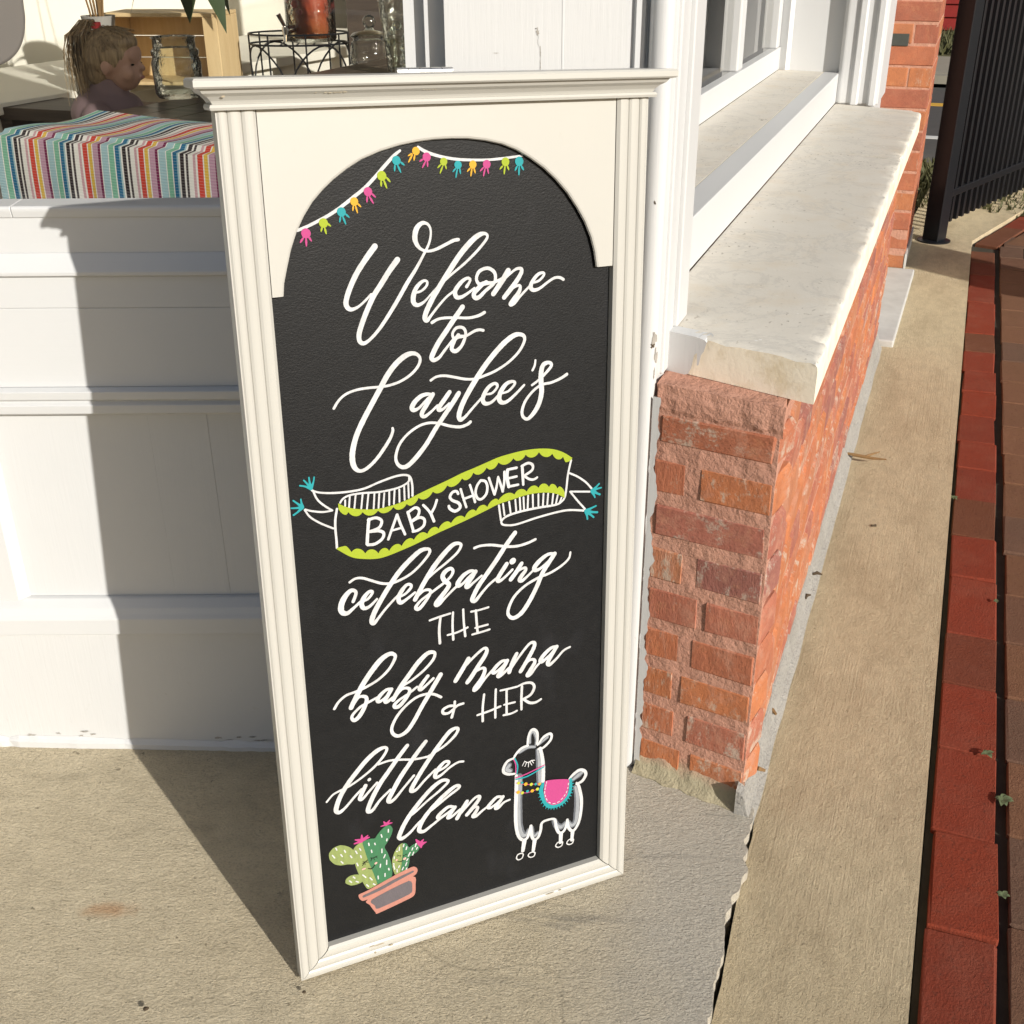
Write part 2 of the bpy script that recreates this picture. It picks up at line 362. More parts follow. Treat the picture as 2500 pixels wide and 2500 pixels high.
# frames worked out from the place: sign leaf, and side wall (x = along the wall, y = into the building)
SIGN = Matrix(((.906, -.423, -.003, -.338), (.421, .902, .090, 1.296), (-.035, -.083, .996, 0), (0, 0, 0, 1)))
_x = Vector((.906, .421, -.035)).normalized(); _y = Vector((-.423, .902, -.083)); _y = (_y-_x*_y.dot(_x)).normalized(); _z = _x.cross(_y)
SIGN = Matrix(((_x.x, _y.x, _z.x, -.338), (_x.y, _y.y, _z.y, 1.296), (_x.z, _y.z, _z.z, .0015), (0, 0, 0, 1)))
SIDE = Matrix(((.353, -.936, 0, .440), (.936, .353, 0, 1.729), (0, 0, 1, 0), (0, 0, 0, 1)))
def sq(s, q, z=0): return SIDE @ Vector((s, -q, z))
def patio_z(x): return -.04*(x+.338)
ZS = -.050                                            # top of the broomed strip

# board coordinates (0.1 mm): x, z, brush width
INK = {
    'welcome': '1901,11338,84 1782,11203,78 1647,11030,76 1538,10841,73 1472,10674,73 1480,10593,68 1534,10554,57 1626,10578,41 1721,10643,36 1817,10728,36;2200,11143,82 2080,11006,77 1958,10843,74 1851,10705,74 1757,10538,75 1676,10370,72 1622,10225,72 1622,10128,67 1674,10088,59 1761,10127,48 1897,10250,51 2051,10440,56 2190,10632,59 2329,10837,59 2452,11001,50 2560,11167,42 2645,11308,39 2679,11425,36 2675,11518,36 2634,11576,41 2563,11589,58 2489,11531,74 2456,11428,74 2473,11334,63 2535,11256,44 2635,11222,42 2752,11239,45 2900,11295,48 3004,11334,51 3071,11340,48;2431,10691,34 2512,10704,37 2587,10759,40 2607,10812,40 2576,10839,39 2517,10820,51 2441,10745,65 2400,10639,73 2404,10557,68 2460,10521,57 2550,10556,40 2634,10631,31;2634,10631,31 2702,10693,34 2778,10755,37 2961,10890,37 3159,11024,40 3342,11173,43 3466,11300,43 3494,11359,43 3452,11393,49 3362,11375,71 3240,11290,80 3087,11139,80 2933,10947,77 2778,10741,74 2653,10560,77 2574,10415,74 2553,10334,72 2584,10303,63 2646,10366,43 2754,10481,40 2877,10594,37 2984,10660,37;3173,10705,52 3212,10757,43 3228,10798,43 3183,10818,46 3107,10781,58 3030,10705,66 2998,10638,69 3026,10573,64 3101,10573,52 3208,10625,41 3286,10674,38;3462,10735,67 3408,10719,58 3348,10731,50 3319,10803,49 3366,10896,52 3489,10927,52 3587,10863,53 3601,10765,50 3561,10698,53 3452,10624,53 3359,10548,62 3298,10540,67 3276,10598,67 3346,10669,70 3424,10724,67 3577,10725,47 3732,10781,44;3795,10867,80 3717,10754,80 3622,10636,77 3567,10571,74;3583,10612,38 3732,10753,38 3889,10866,41 3967,10884,50 4001,10853,60 3966,10775,66 3871,10656,72 3729,10505,69;3744,10512,39 3855,10615,39 3949,10652,42 3977,10625,51 3949,10549,63 3845,10431,69 3829,10399,66 3884,10413,54 3980,10504,42 4091,10600,39 4139,10639,39;4186,10670,36 4266,10689,39 4330,10743,42 4346,10781,42 4306,10795,45 4234,10765,54 4155,10673,63 4138,10603,66 4186,10563,58 4282,10583,46 4394,10651,43 4506,10706,43 4595,10702,46 4649,10672,46',
    'to': '3105,10432,76 2987,10289,76 2862,10133,76 2736,9976,76 2648,9829,76 2631,9773,70 2667,9743,62 2744,9774,50 2822,9859,44 2901,9943,41 2964,10007,41;2654,10265,49 2747,10303,43 2867,10308,41 3048,10290,41 3200,10274,44 3338,10289,47 3431,10325,50;3033,10050,59 2971,10007,44 2948,10081,44 3006,10153,47 3097,10150,47 3141,10088,47 3131,10003,50 3075,9895,54 2989,9832,62 2929,9868,62 2954,9951,65 3010,10024,62 3147,10030,45 3272,10081,45 3349,10092,45 3407,10077,45',
    'name': '1208,9254,43 1286,9357,40 1390,9429,40 1536,9467,40 1695,9474,40 1854,9468,40 2001,9471,41 2164,9507,41 2316,9582,44 2425,9683,47 2462,9779,47 2424,9848,52 2344,9875,64 2240,9848,78 2103,9751,81 1978,9609,81 1867,9438,78 1755,9266,78 1627,9066,78 1513,8864,79 1442,8669,82 1418,8510,82 1439,8388,77 1509,8317,56 1613,8337,54 1753,8442,54 1880,8587,54 1977,8721,51 2019,8819,45 2017,8861,39;2611,9260,45 2544,9277,54 2452,9259,65 2359,9191,74 2313,9117,74 2339,9076,66 2415,9095,45 2525,9191,42 2611,9256,45;2627,9263,66 2554,9157,69 2466,9037,69 2456,8982,63 2501,8963,54 2595,9019,42 2689,9095,39;2876,9262,66 2799,9169,69 2711,9062,70 2717,9024,61 2771,9031,45 2866,9100,39;3014,9229,73 2904,9080,73 2775,8919,70 2646,8757,70 2500,8552,70 2339,8380,73 2212,8281,70 2121,8278,61 2056,8349,51 2046,8456,48 2106,8612,45 2233,8743,42 2404,8837,42 2558,8860,42 2711,8831,43 2864,8771,46 3019,8736,49 3130,8755,50 3181,8786,50;2604,9466,42 2689,9506,39 2811,9506,42 2963,9465,42 3116,9420,42 3271,9404,40 3429,9436,43 3588,9483,43 3780,9578,43 3942,9708,46 4031,9845,49 4031,9926,55 3960,9963,61 3864,9952,76 3720,9865,82 3560,9722,82 3400,9550,82 3255,9361,82 3125,9170,80 3043,9017,80 3008,8901,77 3030,8841,68 3101,8873,49 3198,8965,43 3311,9070,40 3392,9142,40;3440,9158,37 3519,9163,40 3584,9214,43 3608,9268,47 3561,9300,50 3473,9259,62 3400,9163,68 3378,9076,68 3421,9022,62 3517,9035,47 3630,9125,44;3679,9142,37 3775,9159,41 3857,9224,44 3882,9271,47 3833,9295,50 3745,9269,65 3663,9174,75 3630,9073,75 3669,9007,66 3757,9010,54 3888,9099,47 4027,9218,41;4208,9560,35 4196,9483,38 4162,9420,41;4153,9201,41 4232,9245,41 4331,9316,48 4446,9423,51 4462,9474,54 4413,9503,57 4331,9475,73 4298,9365,79 4298,9229,83 4306,9075,80 4264,8911,77 4181,8783,71 4082,8704,55 4008,8745,51 3992,8840,51 4050,8986,48 4182,9121,45 4314,9188,45 4463,9200,45 4613,9242,48 4714,9291,55',
    'caps1': '1599,7583,52 1573,7400,52 1552,7215,53;1591,7576,49 1705,7587,49 1785,7525,49 1742,7431,49 1603,7395,49;1603,7395,49 1739,7381,50 1805,7333,50 1778,7251,50 1668,7193,50 1562,7201,50;1869,7226,44 1939,7394,44 2018,7577,47;2018,7577,47 2064,7419,44 2123,7257,44;1922,7350,37 2085,7367,38;2180,7587,47 2220,7421,47 2252,7280,44;2188,7585,47 2291,7637,47 2352,7590,47 2324,7497,47 2220,7434,47;2220,7429,47 2347,7474,47 2424,7432,48 2412,7338,48 2323,7283,48 2244,7277,44;2417,7654,44 2484,7571,44 2529,7500,44;2626,7693,44 2588,7593,44 2529,7500,48;2529,7500,48 2572,7376,48;2959,7734,45 2936,7777,45 2872,7772,48 2830,7708,48 2868,7646,48 2962,7590,51 2984,7514,52 2903,7472,52 2824,7527,48 2809,7569,48;3000,7798,42 3037,7657,42 3081,7505,42;3146,7837,42 3184,7711,42 3221,7560,45;3044,7639,42 3199,7668,42;3317,7879,45 3259,7810,45 3232,7703,45 3263,7609,45 3327,7590,46 3402,7657,46 3421,7766,45 3390,7854,45 3317,7879,45;3448,7897,42 3487,7771,42 3534,7626,46;3534,7626,43 3568,7741,42 3595,7889,39;3595,7889,39 3635,7762,43 3666,7652,46;3666,7652,43 3693,7800,43 3695,7952,42;3745,7968,55 3740,7841,56 3767,7708,56;3745,7976,46 3894,7983,46;3752,7839,43 3893,7847,43;3758,7709,46 3917,7714,43;3986,7993,49 3994,7847,50 4001,7700,43;3978,7994,46 4079,8026,46 4154,7985,46 4145,7903,46 4010,7836,43;4019,7835,43 4094,7774,43 4170,7753,43 4230,7776,40',
    'banner_line': '821,8147,32 925,8099,32 1111,8060,35 1359,8040,36 1567,8050,36 1779,8105,36 2008,8151,37 2160,8152,37 2242,8105,37 2268,7977,37 2265,7822,37;2227,8107,34 2217,8047,34 2138,7999,34 1999,7969,34 1771,7962,33 1548,7985,33 1355,7988,33 1250,7953,33 1205,7900,33;1153,7818,39 1120,7671,39 1110,7519,39 1114,7363,39 1113,7238,40;835,8145,32 889,8001,32 983,7894,33 1086,7807,33;1086,7807,30 947,7809,33 792,7852,32 708,7890,29;701,7884,32 770,7765,32 907,7649,33 1082,7539,33;4804,7951,37 4754,7738,38 4730,7528,38 4705,7383,38 4644,7310,38 4540,7278,38 4280,7283,41 3990,7277,40 3753,7246,40 3652,7190,37 3651,7132,37 3718,7099,37 3886,7080,37 4229,7126,38 4576,7155,38 4786,7150,38 5035,7097,39;3605,7436,36 3620,7311,37 3635,7193,37;4780,7750,34 4921,7669,34 5064,7554,35 5163,7437,35;5138,7391,35 4792,7451,34;4792,7451,34 4908,7297,35 5053,7120,35;1277,7925,30 1272,7842,30;1346,7966,30 1326,7810,30;1431,7974,30 1402,7788,30;1532,7965,30 1500,7763,30;1616,7958,30 1581,7741,30;1703,7947,30 1680,7731,31;1774,7938,30 1751,7726,31;1848,7933,30 1822,7729,31;1922,7943,31 1911,7744,31;2001,7953,31 1980,7747,31;2071,7949,31 2065,7764,31;2145,7982,31 2143,7781,31;2208,8018,31 2206,7801,31;3672,7448,33 3694,7264,33;3772,7463,33 3795,7279,33;3873,7478,33 3888,7279,34;3946,7498,33 3956,7283,34;4008,7495,33 4015,7305,34;4084,7507,34 4075,7303,34;4161,7510,34 4165,7295,34;4255,7502,34 4255,7296,34;4340,7495,34 4329,7282,34;4418,7482,34 4401,7278,34;4504,7467,34 4483,7280,34;4579,7429,34 4549,7293,34;4644,7377,34 4610,7299,34',
    'banner_teal': '809,8182,58 734,8222,32 662,8246,26;809,8182,58 765,8253,32 720,8313,26;810,8186,58 798,8270,32 793,8342,26;810,8186,58 848,8262,29 865,8336,23;669,7934,58 590,7933,32 516,7944,26;669,7934,58 603,7999,32 553,8048,26;669,7937,58 662,7996,32 658,8049,23;668,7927,58 600,7872,32 541,7840,32;5173,7402,70 5235,7450,39 5289,7496,32;5173,7402,70 5253,7419,39 5327,7426,28;5182,7397,70 5255,7346,39 5304,7319,39;5173,7394,70 5201,7330,39 5220,7285,28;5071,7086,71 5160,7117,39 5241,7140,32;5071,7082,71 5180,7049,43 5267,7030,39;5072,7079,71 5153,7008,39 5203,6960,36;5072,7074,71 5087,7003,39 5095,6950,35',
    'celebrating': '1294,6361,54 1342,6472,54 1330,6524,57 1262,6538,69 1165,6446,88 1112,6327,94 1120,6231,85 1194,6197,70 1290,6255,51 1403,6337,44;1441,6336,35 1512,6354,45 1578,6421,48 1588,6460,48 1534,6464,57 1452,6383,73 1416,6293,76 1450,6219,67 1536,6233,51 1650,6324,42;1263,6675,44 1350,6714,41 1455,6700,44 1590,6631,44 1725,6562,45 1849,6531,45 1975,6542,45 2167,6608,45 2331,6722,45 2465,6859,49 2491,6927,52 2452,6960,55 2341,6949,74 2178,6835,80 2013,6689,80 1863,6508,80 1728,6323,80 1608,6134,84 1553,5997,81 1582,5948,68 1648,6009,49 1765,6133,45 1897,6253,42 1979,6318,42;1994,6282,36 2091,6319,46 2174,6392,49 2176,6442,49 2113,6455,55 2030,6373,71 1977,6269,75 2005,6188,69 2102,6225,52 2234,6305,43;2401,6460,43 2566,6575,43 2732,6674,43 2915,6803,46 2983,6905,49 2952,6952,53 2854,6946,72 2705,6828,82 2537,6648,82 2401,6460,79 2298,6299,76 2232,6191,72;2246,6210,43 2362,6302,46 2459,6301,50 2473,6245,53 2404,6142,56 2303,6038,63 2251,6032,63 2243,6076,59 2324,6159,46 2456,6231,46 2655,6340,47;2655,6340,47 2789,6429,50 2844,6518,53 2810,6575,60 2728,6550,73 2676,6478,76 2706,6396,76 2770,6332,73 2751,6269,74 2649,6156,77 2555,6055,77 2592,6029,67 2714,6125,47 2866,6245,44 2950,6286,40;3203,6444,51 3120,6470,57 3003,6418,70 2917,6318,77 2924,6266,67 2999,6292,51 3118,6394,47 3203,6444,47;3203,6444,71 3117,6327,74 3048,6240,71 3081,6216,61 3182,6279,44 3302,6356,41;3860,6949,75 3714,6779,78 3558,6574,78 3403,6386,78 3248,6197,78 3160,6045,79 3142,5984,75 3192,5964,65 3295,6067,51 3416,6179,45 3554,6269,45;3195,6830,47 3295,6847,43 3478,6825,47 3713,6754,48 3900,6726,48 4072,6743,48 4202,6778,48;3718,6466,76 3623,6340,76 3562,6242,72 3587,6206,62 3673,6245,48 3811,6353,45;3813,6489,103 3823,6497,103;3967,6424,69 3880,6305,76 3784,6195,76;3793,6219,42 3914,6315,45 4018,6341,52 4035,6298,59 3965,6218,73 3930,6156,73 3974,6133,60 4070,6196,46 4166,6271,42;4526,6475,53 4420,6487,60 4298,6426,74 4192,6327,81 4192,6266,70 4280,6274,53 4421,6367,49 4526,6466,49;4530,6474,78 4421,6332,78 4315,6180,78 4227,5989,78 4103,5770,78 3961,5589,79 3820,5529,68 3734,5605,60 3744,5726,56 3841,5897,53 4016,6034,49 4245,6125,50 4457,6168,46 4652,6250,46 4777,6347,43 4803,6446,39',
    'the': '2448,5796,37 2621,5822,41 2779,5838,37;2621,5813,44 2594,5604,48 2597,5377,48;2824,5845,41 2810,5623,41 2815,5387,45;2991,5859,41 2995,5633,41 3012,5401,45;2726,5486,38 2877,5495,38 3055,5540,38;3196,5796,45 3204,5620,45 3217,5424,45;3120,5792,38 3256,5791,38 3406,5804,38;3181,5502,38 3387,5511,39;3128,5401,38 3282,5409,39 3416,5422,39',
    'baby': '900,4690,50 977,4792,46 1092,4866,46 1236,4889,47 1413,4930,47 1609,5010,47 1777,5142,50 1873,5292,57 1868,5359,60 1790,5390,73 1658,5328,90 1506,5175,90 1369,5002,87 1264,4838,83 1184,4702,80 1153,4640,77;1173,4652,47 1276,4782,47 1371,4775,57 1400,4714,64 1361,4601,71 1273,4466,74 1190,4412,64 1153,4463,54 1181,4526,50 1298,4618,47 1429,4663,44 1560,4707,44;1791,4797,48 1710,4800,54 1610,4729,68 1565,4656,68 1604,4628,58 1687,4673,44 1790,4770,44;1791,4788,68 1720,4682,68 1684,4612,65 1716,4590,58 1833,4661,45;1833,4661,45 1971,4794,45 2122,4862,45 2308,4973,48 2463,5111,52 2508,5203,55 2485,5252,58 2385,5253,75 2232,5133,82 2094,4975,82 1955,4816,79 1850,4666,79 1811,4602,72;1832,4626,45 1952,4746,48 2050,4743,55 2080,4680,62 2009,4570,66 1906,4472,69 1835,4468,66 1829,4515,59 1911,4578,48 2062,4646,45 2198,4726,45;2379,4867,62 2300,4780,66 2238,4693,69 2262,4660,59 2347,4714,49 2468,4805,49;2587,4841,77 2498,4711,80 2374,4528,77 2249,4344,74 2123,4142,74 2000,3997,70 1864,3952,63 1776,4019,59 1766,4132,56 1848,4290,52 1987,4433,49 2174,4545,49 2342,4563,49 2474,4523,49 2581,4446,50',
    'and': '2788,4235,47 2703,4249,50 2607,4211,54 2614,4144,54 2699,4130,50 2786,4180,47 2857,4226,47 2947,4233,47;2807,4304,47 2796,4196,47 2748,4038,54',
    'mama': '3055,5001,74 2978,4877,78 2871,4724,78 2830,4665,74;2845,4694,42 2977,4859,46 3153,5013,50 3310,5114,53 3366,5079,64 3333,4986,75 3218,4835,79 3093,4667,79 3025,4590,75;3040,4608,43 3164,4740,46 3286,4778,54 3325,4730,65 3273,4603,72 3157,4468,76 3142,4421,69 3209,4455,58 3316,4573,47 3441,4688,47 3548,4771,43;3707,4804,51 3619,4817,58 3512,4743,69 3458,4669,65 3493,4642,58 3599,4703,47 3707,4804,47;3707,4804,73 3617,4662,76 3548,4573,73 3598,4570,58 3758,4681,48;3872,4887,69 3795,4746,73 3740,4591,73;3758,4627,44 3902,4811,48 4082,5001,51 4168,5016,62 4180,4944,70 4081,4767,74 3939,4557,74;3954,4596,44 4081,4712,48 4167,4712,56 4185,4649,67 4098,4523,71 4056,4453,71 4116,4462,56 4225,4583,45 4334,4668,45;4580,4848,52 4479,4845,60 4352,4756,74 4283,4665,71 4325,4637,60 4461,4729,49 4580,4848,49;4576,4845,71 4480,4706,75 4420,4594,75 4453,4549,64 4572,4628,49 4700,4745,45 4815,4782,42',
    'her': '3304,4301,44 3275,4067,44 3270,3825,48;3506,4341,44 3493,4083,44 3489,3830,45;3181,3958,40 3393,3979,44 3581,4013,41;3692,4292,44 3689,4087,45 3686,3833,45;3585,4298,37 3718,4294,41 3862,4294,41;3643,4024,37 3832,4021,41;3632,3835,41 3767,3830,41 3867,3854,38;3961,4278,48 3950,4074,49 3949,3857,45;3871,4292,37 4006,4322,45 4133,4295,49 4178,4203,53 4114,4087,53 3977,4039,45;3986,4036,49 4095,3941,53 4205,3921,49 4297,3954,42',
    'little': '670,3115,38 774,3213,38 889,3251,42 1038,3289,42 1222,3371,42 1427,3495,46 1583,3634,49 1664,3755,53 1633,3809,56 1509,3785,77 1338,3670,80 1165,3500,80 1008,3326,80 882,3141,80 814,2976,81 809,2896,74 864,2869,64 966,2936,49 1106,3071,46 1227,3174,46;1292,3219,67 1222,3091,71 1187,3008,67 1233,2997,53 1337,3092,46 1477,3218,43;1355,3308,57 1362,3314,57;1996,3740,68 1846,3575,75 1686,3380,78 1525,3185,82 1397,2979,82 1312,2797,79 1316,2734,76 1384,2745,61 1509,2887,50 1684,3022,47;2300,3727,68 2149,3561,76 1987,3365,79 1844,3182,83 1715,2974,83 1645,2848,80 1673,2804,69 1759,2846,55 1902,2992,47 2080,3166,47;2306,3440,44 2453,3491,44 2629,3572,48 2789,3696,55 2844,3789,58 2810,3827,58 2705,3794,76 2562,3648,76 2419,3482,80 2274,3298,80 2129,3095,80 2031,2937,81 2043,2887,73 2121,2905,55 2264,3034,48 2442,3171,44;1512,3540,39 1695,3555,43 1893,3515,43 2093,3461,43 2306,3444,44;2492,3128,41 2598,3163,48 2670,3218,52 2662,3255,52 2592,3260,59 2494,3175,74 2433,3078,74 2448,3020,67 2542,3045,52 2684,3137,45 2827,3191,45 2918,3179,41',
    'llama_word': '1926,2405,45 2068,2476,45 2282,2622,45 2496,2750,49 2640,2861,52 2633,2907,56 2537,2927,67 2378,2845,78 2198,2688,78 2016,2493,82 1888,2319,82 1802,2151,82 1787,2081,75 1841,2053,68 1965,2116,53 2110,2246,49 2254,2357,45;2255,2376,45 2434,2476,45 2650,2604,49 2812,2690,53 2837,2738,57 2761,2751,68 2599,2659,79 2418,2520,79 2236,2343,79 2137,2178,79 2133,2096,76 2207,2069,64 2333,2133,53 2513,2233,46;2749,2356,54 2643,2399,61 2517,2331,72 2447,2259,68 2496,2233,57 2622,2287,50 2749,2356,50;2749,2356,69 2656,2246,73 2622,2192,65 2690,2195,54 2836,2288,46;2962,2403,69 2872,2276,73 2781,2130,73;2796,2151,42 2926,2279,46 3092,2421,50 3179,2433,62 3163,2363,70 3051,2238,74 2953,2144,70;2959,2158,43 3088,2243,50 3147,2222,58 3104,2141,70 3060,2079,70 3120,2070,59 3231,2140,47 3352,2203,43;3602,2284,51 3492,2319,59 3380,2234,71 3327,2174,67 3378,2148,55 3490,2199,47 3602,2284,47;3598,2291,67 3508,2173,71 3464,2110,67 3516,2103,59 3619,2178,47 3722,2196,40',
    'llama_grey': '3893,2575,158 3882,2297,151 3875,1954,161 3880,1643,162 3932,1438,143 4008,1392,103 4066,1477,82;4124,1500,82 4152,1322,95 4239,1356,83;4550,1506,104 4600,1384,126 4689,1334,126 4767,1393,84;4806,1401,84 4887,1300,119 4966,1370,127 4992,1615,139 4989,1868,125 4947,2068,91;4278,2357,129 4269,2622,127 4260,2864,118 4232,3011,71;3906,3067,85 4055,3112,78 4185,3084,59;3720,2866,109 3673,2801,116 3737,2752,109;4092,3189,66 4102,3343,66 4167,3383,77 4213,3233,66 4194,3121,39;4269,3119,59 4410,3207,78;4896,2229,82 5013,2296,124 5071,2319,83;3921,2567,59 3930,2444,59 3923,2244,60',
    'llama_line': '3843,2631,67 3841,2351,83 3826,1969,80 3829,1660,77 3865,1440,69 3941,1320,70 4027,1322,66 4075,1432,70 4105,1548,70;4105,1548,70 4114,1356,70 4162,1249,62 4239,1272,67 4288,1403,66 4307,1533,66 4394,1568,58 4550,1538,58 4580,1370,71 4640,1233,72 4719,1228,63 4777,1326,68 4796,1447,63;4796,1425,72 4817,1291,72 4878,1196,68 4948,1205,68 5026,1350,68 5062,1593,72 5059,1825,75 5006,2071,71 4966,2145,54;4966,2125,54 5074,2153,71 5141,2257,75 5110,2348,70 5011,2388,70 4895,2331,70 4827,2270,49;4332,2381,84 4335,2642,84 4316,2848,79 4279,3033,75;4046,3144,47 4065,3314,54 4112,3418,58 4167,3426,62 4223,3357,58 4232,3228,55 4219,3133,43;4232,3110,43 4335,3228,59 4447,3265,63 4489,3217,59 4457,3124,59 4335,3031,55 4241,3032,43;4055,3151,54 3944,3134,58 3851,3063,58 3795,2982,50;3795,2982,50 3684,2955,62 3619,2857,66 3618,2768,66 3700,2704,62 3811,2680,51;3981,1296,103 3949,1091,83;4173,1231,96 4145,1028,75;4674,1200,97 4667,1025,81;4900,1167,89 4886,1000,73;3958,1018,31 3938,950,31 3871,931,31 3829,978,31 3852,1044,31 3920,1052,31 3958,1018,31;4180,973,31 4161,912,31 4093,907,31 4048,955,31 4074,999,31 4142,1004,31 4180,973,31;4707,1012,32 4691,948,32 4622,933,32 4572,978,32 4602,1032,32 4671,1045,32 4707,1012,32;4920,1000,32 4901,931,32 4835,921,32 4787,963,32 4814,1014,32 4880,1031,32 4920,1000,32;3994,2868,20 4053,2826,24 4119,2846,24 4175,2834,20;3994,2868,20 3951,2793,18;4031,2841,20 3997,2767,18;4065,2823,20 4060,2740,18;4091,2827,20 4124,2755,18;4125,2841,20 4154,2788,18',
    'llama_pink': '3786,2984,23 3831,2853,23 3833,2674,24;3832,2594,28 4034,2613,28 4354,2687,24;3837,2493,16 4033,2402,16 4269,2350,16;3829,2318,16 4032,2240,16 4240,2257,16',
    'llama_teal': '3817,2971,29 3867,2822,29 3851,2668,25;3837,2563,31 4052,2563,30 4345,2655,26;3943,2464,51 3945,2461,51;4193,2363,52 4195,2360,52;4041,2268,56 4043,2265,56',
    'llama_bead': '4010,2419,68 4012,2417,68;4265,2345,56 4267,2342,56;3872,2300,68 3874,2298,68;4130,2250,64 4132,2248,64',
    'llama_bead2': '3879,2479,59 3881,2477,59;4112,2384,60 4114,2381,60;3947,2267,60 3949,2264,60;4225,2255,64 4227,2253,64',
    'llama_blanket_edge': '4345,2336,68 4297,2208,81 4332,2034,77 4423,1860,74 4549,1804,70 4704,1833,70 4821,1963,66 4854,2118,62 4847,2254,57;4282,2217,18 4250,2221,14;4273,2161,18 4240,2161,14;4282,2088,18 4251,2082,14;4295,2025,18 4269,2011,14;4320,1957,18 4297,1938,14;4353,1893,18 4334,1868,14;4396,1844,18 4380,1814,14;4440,1813,18 4429,1782,14;4489,1794,19 4481,1761,14;4539,1777,19 4537,1743,14;4590,1774,19 4592,1738,14;4642,1782,19 4650,1744,15;4693,1799,19 4707,1759,15;4738,1820,19 4758,1783,15;4775,1852,19 4798,1818,15;4808,1894,19 4835,1862,15;4835,1942,19 4866,1915,15;4854,1990,19 4887,1969,15;4867,2044,19 4900,2031,14;4878,2100,19 4911,2092,14;4877,2158,19 4911,2158,14;4873,2213,19 4906,2217,14',
    'llama_dash': '4397,2351,16 4393,2317,16;4383,2294,16 4378,2261,16;4370,2237,16 4364,2198,16;4359,2169,16 4361,2127,16;4368,2094,16 4376,2057,16;4388,2016,16 4405,1978,16;4436,1927,16 4467,1900,16;4513,1873,16 4558,1865,16;4603,1869,16 4638,1883,17;4669,1907,17 4700,1926,17;4723,1956,17 4746,1982,17;4767,2012,17 4781,2046,16;4794,2085,16 4800,2118,16;4803,2158,16 4805,2195,16',
    'pot_stripe': '1140,1167,51 1404,1213,64 1691,1292,64 1980,1355,42',
    'flower': '1168,2227,59 1113,2224,49 1051,2219,30;1168,2237,59 1115,2265,49 1067,2287,24;1177,2239,59 1176,2287,49 1176,2340,24;1187,2241,59 1229,2269,49 1272,2302,24;1187,2241,59 1242,2254,50 1295,2260,24;1580,2406,50 1543,2402,36 1495,2400,20;1580,2411,50 1559,2444,40 1545,2472,20;1585,2415,50 1614,2437,40 1640,2465,24;1589,2408,50 1631,2410,40 1678,2408,20;2134,1834,72 2098,1890,62 2061,1956,27;2139,1843,72 2160,1890,52 2187,1916,23;2144,1831,72 2182,1845,57 2233,1852,21;2139,1832,72 2142,1799,52 2141,1775,27',
    'cactus_face': '1160,1803,14 1202,1815,16 1245,1843,14;1178,1791,12 1152,1764,10;1197,1806,12 1199,1767,10;1216,1810,12 1256,1796,10;1202,1820,12 1167,1833,10;1301,1850,14 1347,1850,16 1403,1863,14;1314,1835,12 1293,1804,10;1347,1845,12 1353,1805,10;1379,1850,12 1408,1824,10;1319,1855,12 1297,1868,10;1249,1676,20 1289,1654,22 1328,1673,20 1353,1708,16;1738,1769,8 1765,1743,9 1798,1737,8;1752,1753,8 1737,1737,7;1784,1739,8 1788,1719,7;1830,1726,8 1859,1722,9 1897,1736,8;1844,1721,8 1834,1703,7;1878,1726,8 1891,1712,7;1737,1649,14 1774,1622,15 1826,1629,13',
    'cheek': '1153,1692,34 1190,1695,36;1368,1730,41 1382,1738,41;1718,1678,41 1720,1674,41;1849,1654,47 1862,1657,47',
    'cactus_spine': '750,2237,23 765,2195,23;883,2150,24 898,2107,24;820,2092,24 844,2046,24;688,2122,23 720,2063,24;969,2019,24 993,1973,24;816,1961,24 845,1919,24;992,1603,24 1017,1567,24;925,1551,24 959,1507,24;1032,1502,24 1067,1473,24;1059,2078,24 1082,2022,24;1128,2102,24 1144,2060,24;1134,1967,24 1144,1921,24;1066,1841,24 1081,1787,24;1147,1586,24 1194,1520,24;1261,1490,24 1295,1434,24;1199,1376,24 1229,1330,25;1309,1353,25 1340,1323,25;1277,2153,24 1284,2108,24;1376,2119,24 1383,2090,24;1314,2007,24 1321,1961,24;1487,1969,24 1484,1900,24;1536,1844,24 1510,1794,24;1554,1730,24 1549,1650,25;1449,1690,24 1441,1633,24;1578,1563,25 1585,1528,25;1513,1483,25 1510,1429,25;1395,1475,25 1397,1420,25;1489,2246,24 1500,2194,24;1612,2305,24 1609,2253,24;1580,2135,24 1573,2100,24;1778,1907,24 1770,1844,25;1854,1935,25 1843,1895,25;1899,1871,25 1887,1826,25;2000,1820,25 1984,1782,25;2060,1881,25 2043,1827,25;2076,1800,25 2060,1772,25;2011,1729,25 1990,1682,25;1950,1745,25 1918,1684,25;1681,1756,25 1679,1718,25;1907,1634,25 1886,1608,25;1885,1570,25 1863,1517,25;1663,1588,25 1678,1511,25;1756,1550,25 1745,1521,25;1824,1498,25 1803,1456,25;1715,1493,25 1716,1443,25;1880,1462,25 1869,1444,25;1661,1627,25 1671,1612,25;1728,1848,24 1735,1838,25',
    'garland_string': '900,11613,44 1028,11652,44 1164,11706,44 1329,11777,47 1482,11862,49 1651,11971,50 1806,12075,50 1950,12200,50 2080,12324,50 2209,12443,47 2302,12508,37;2549,12541,40 2641,12485,46 2766,12437,44 2914,12397,42 3096,12365,41 3313,12347,39 3533,12340,37 3756,12349,38 4020,12369,32',
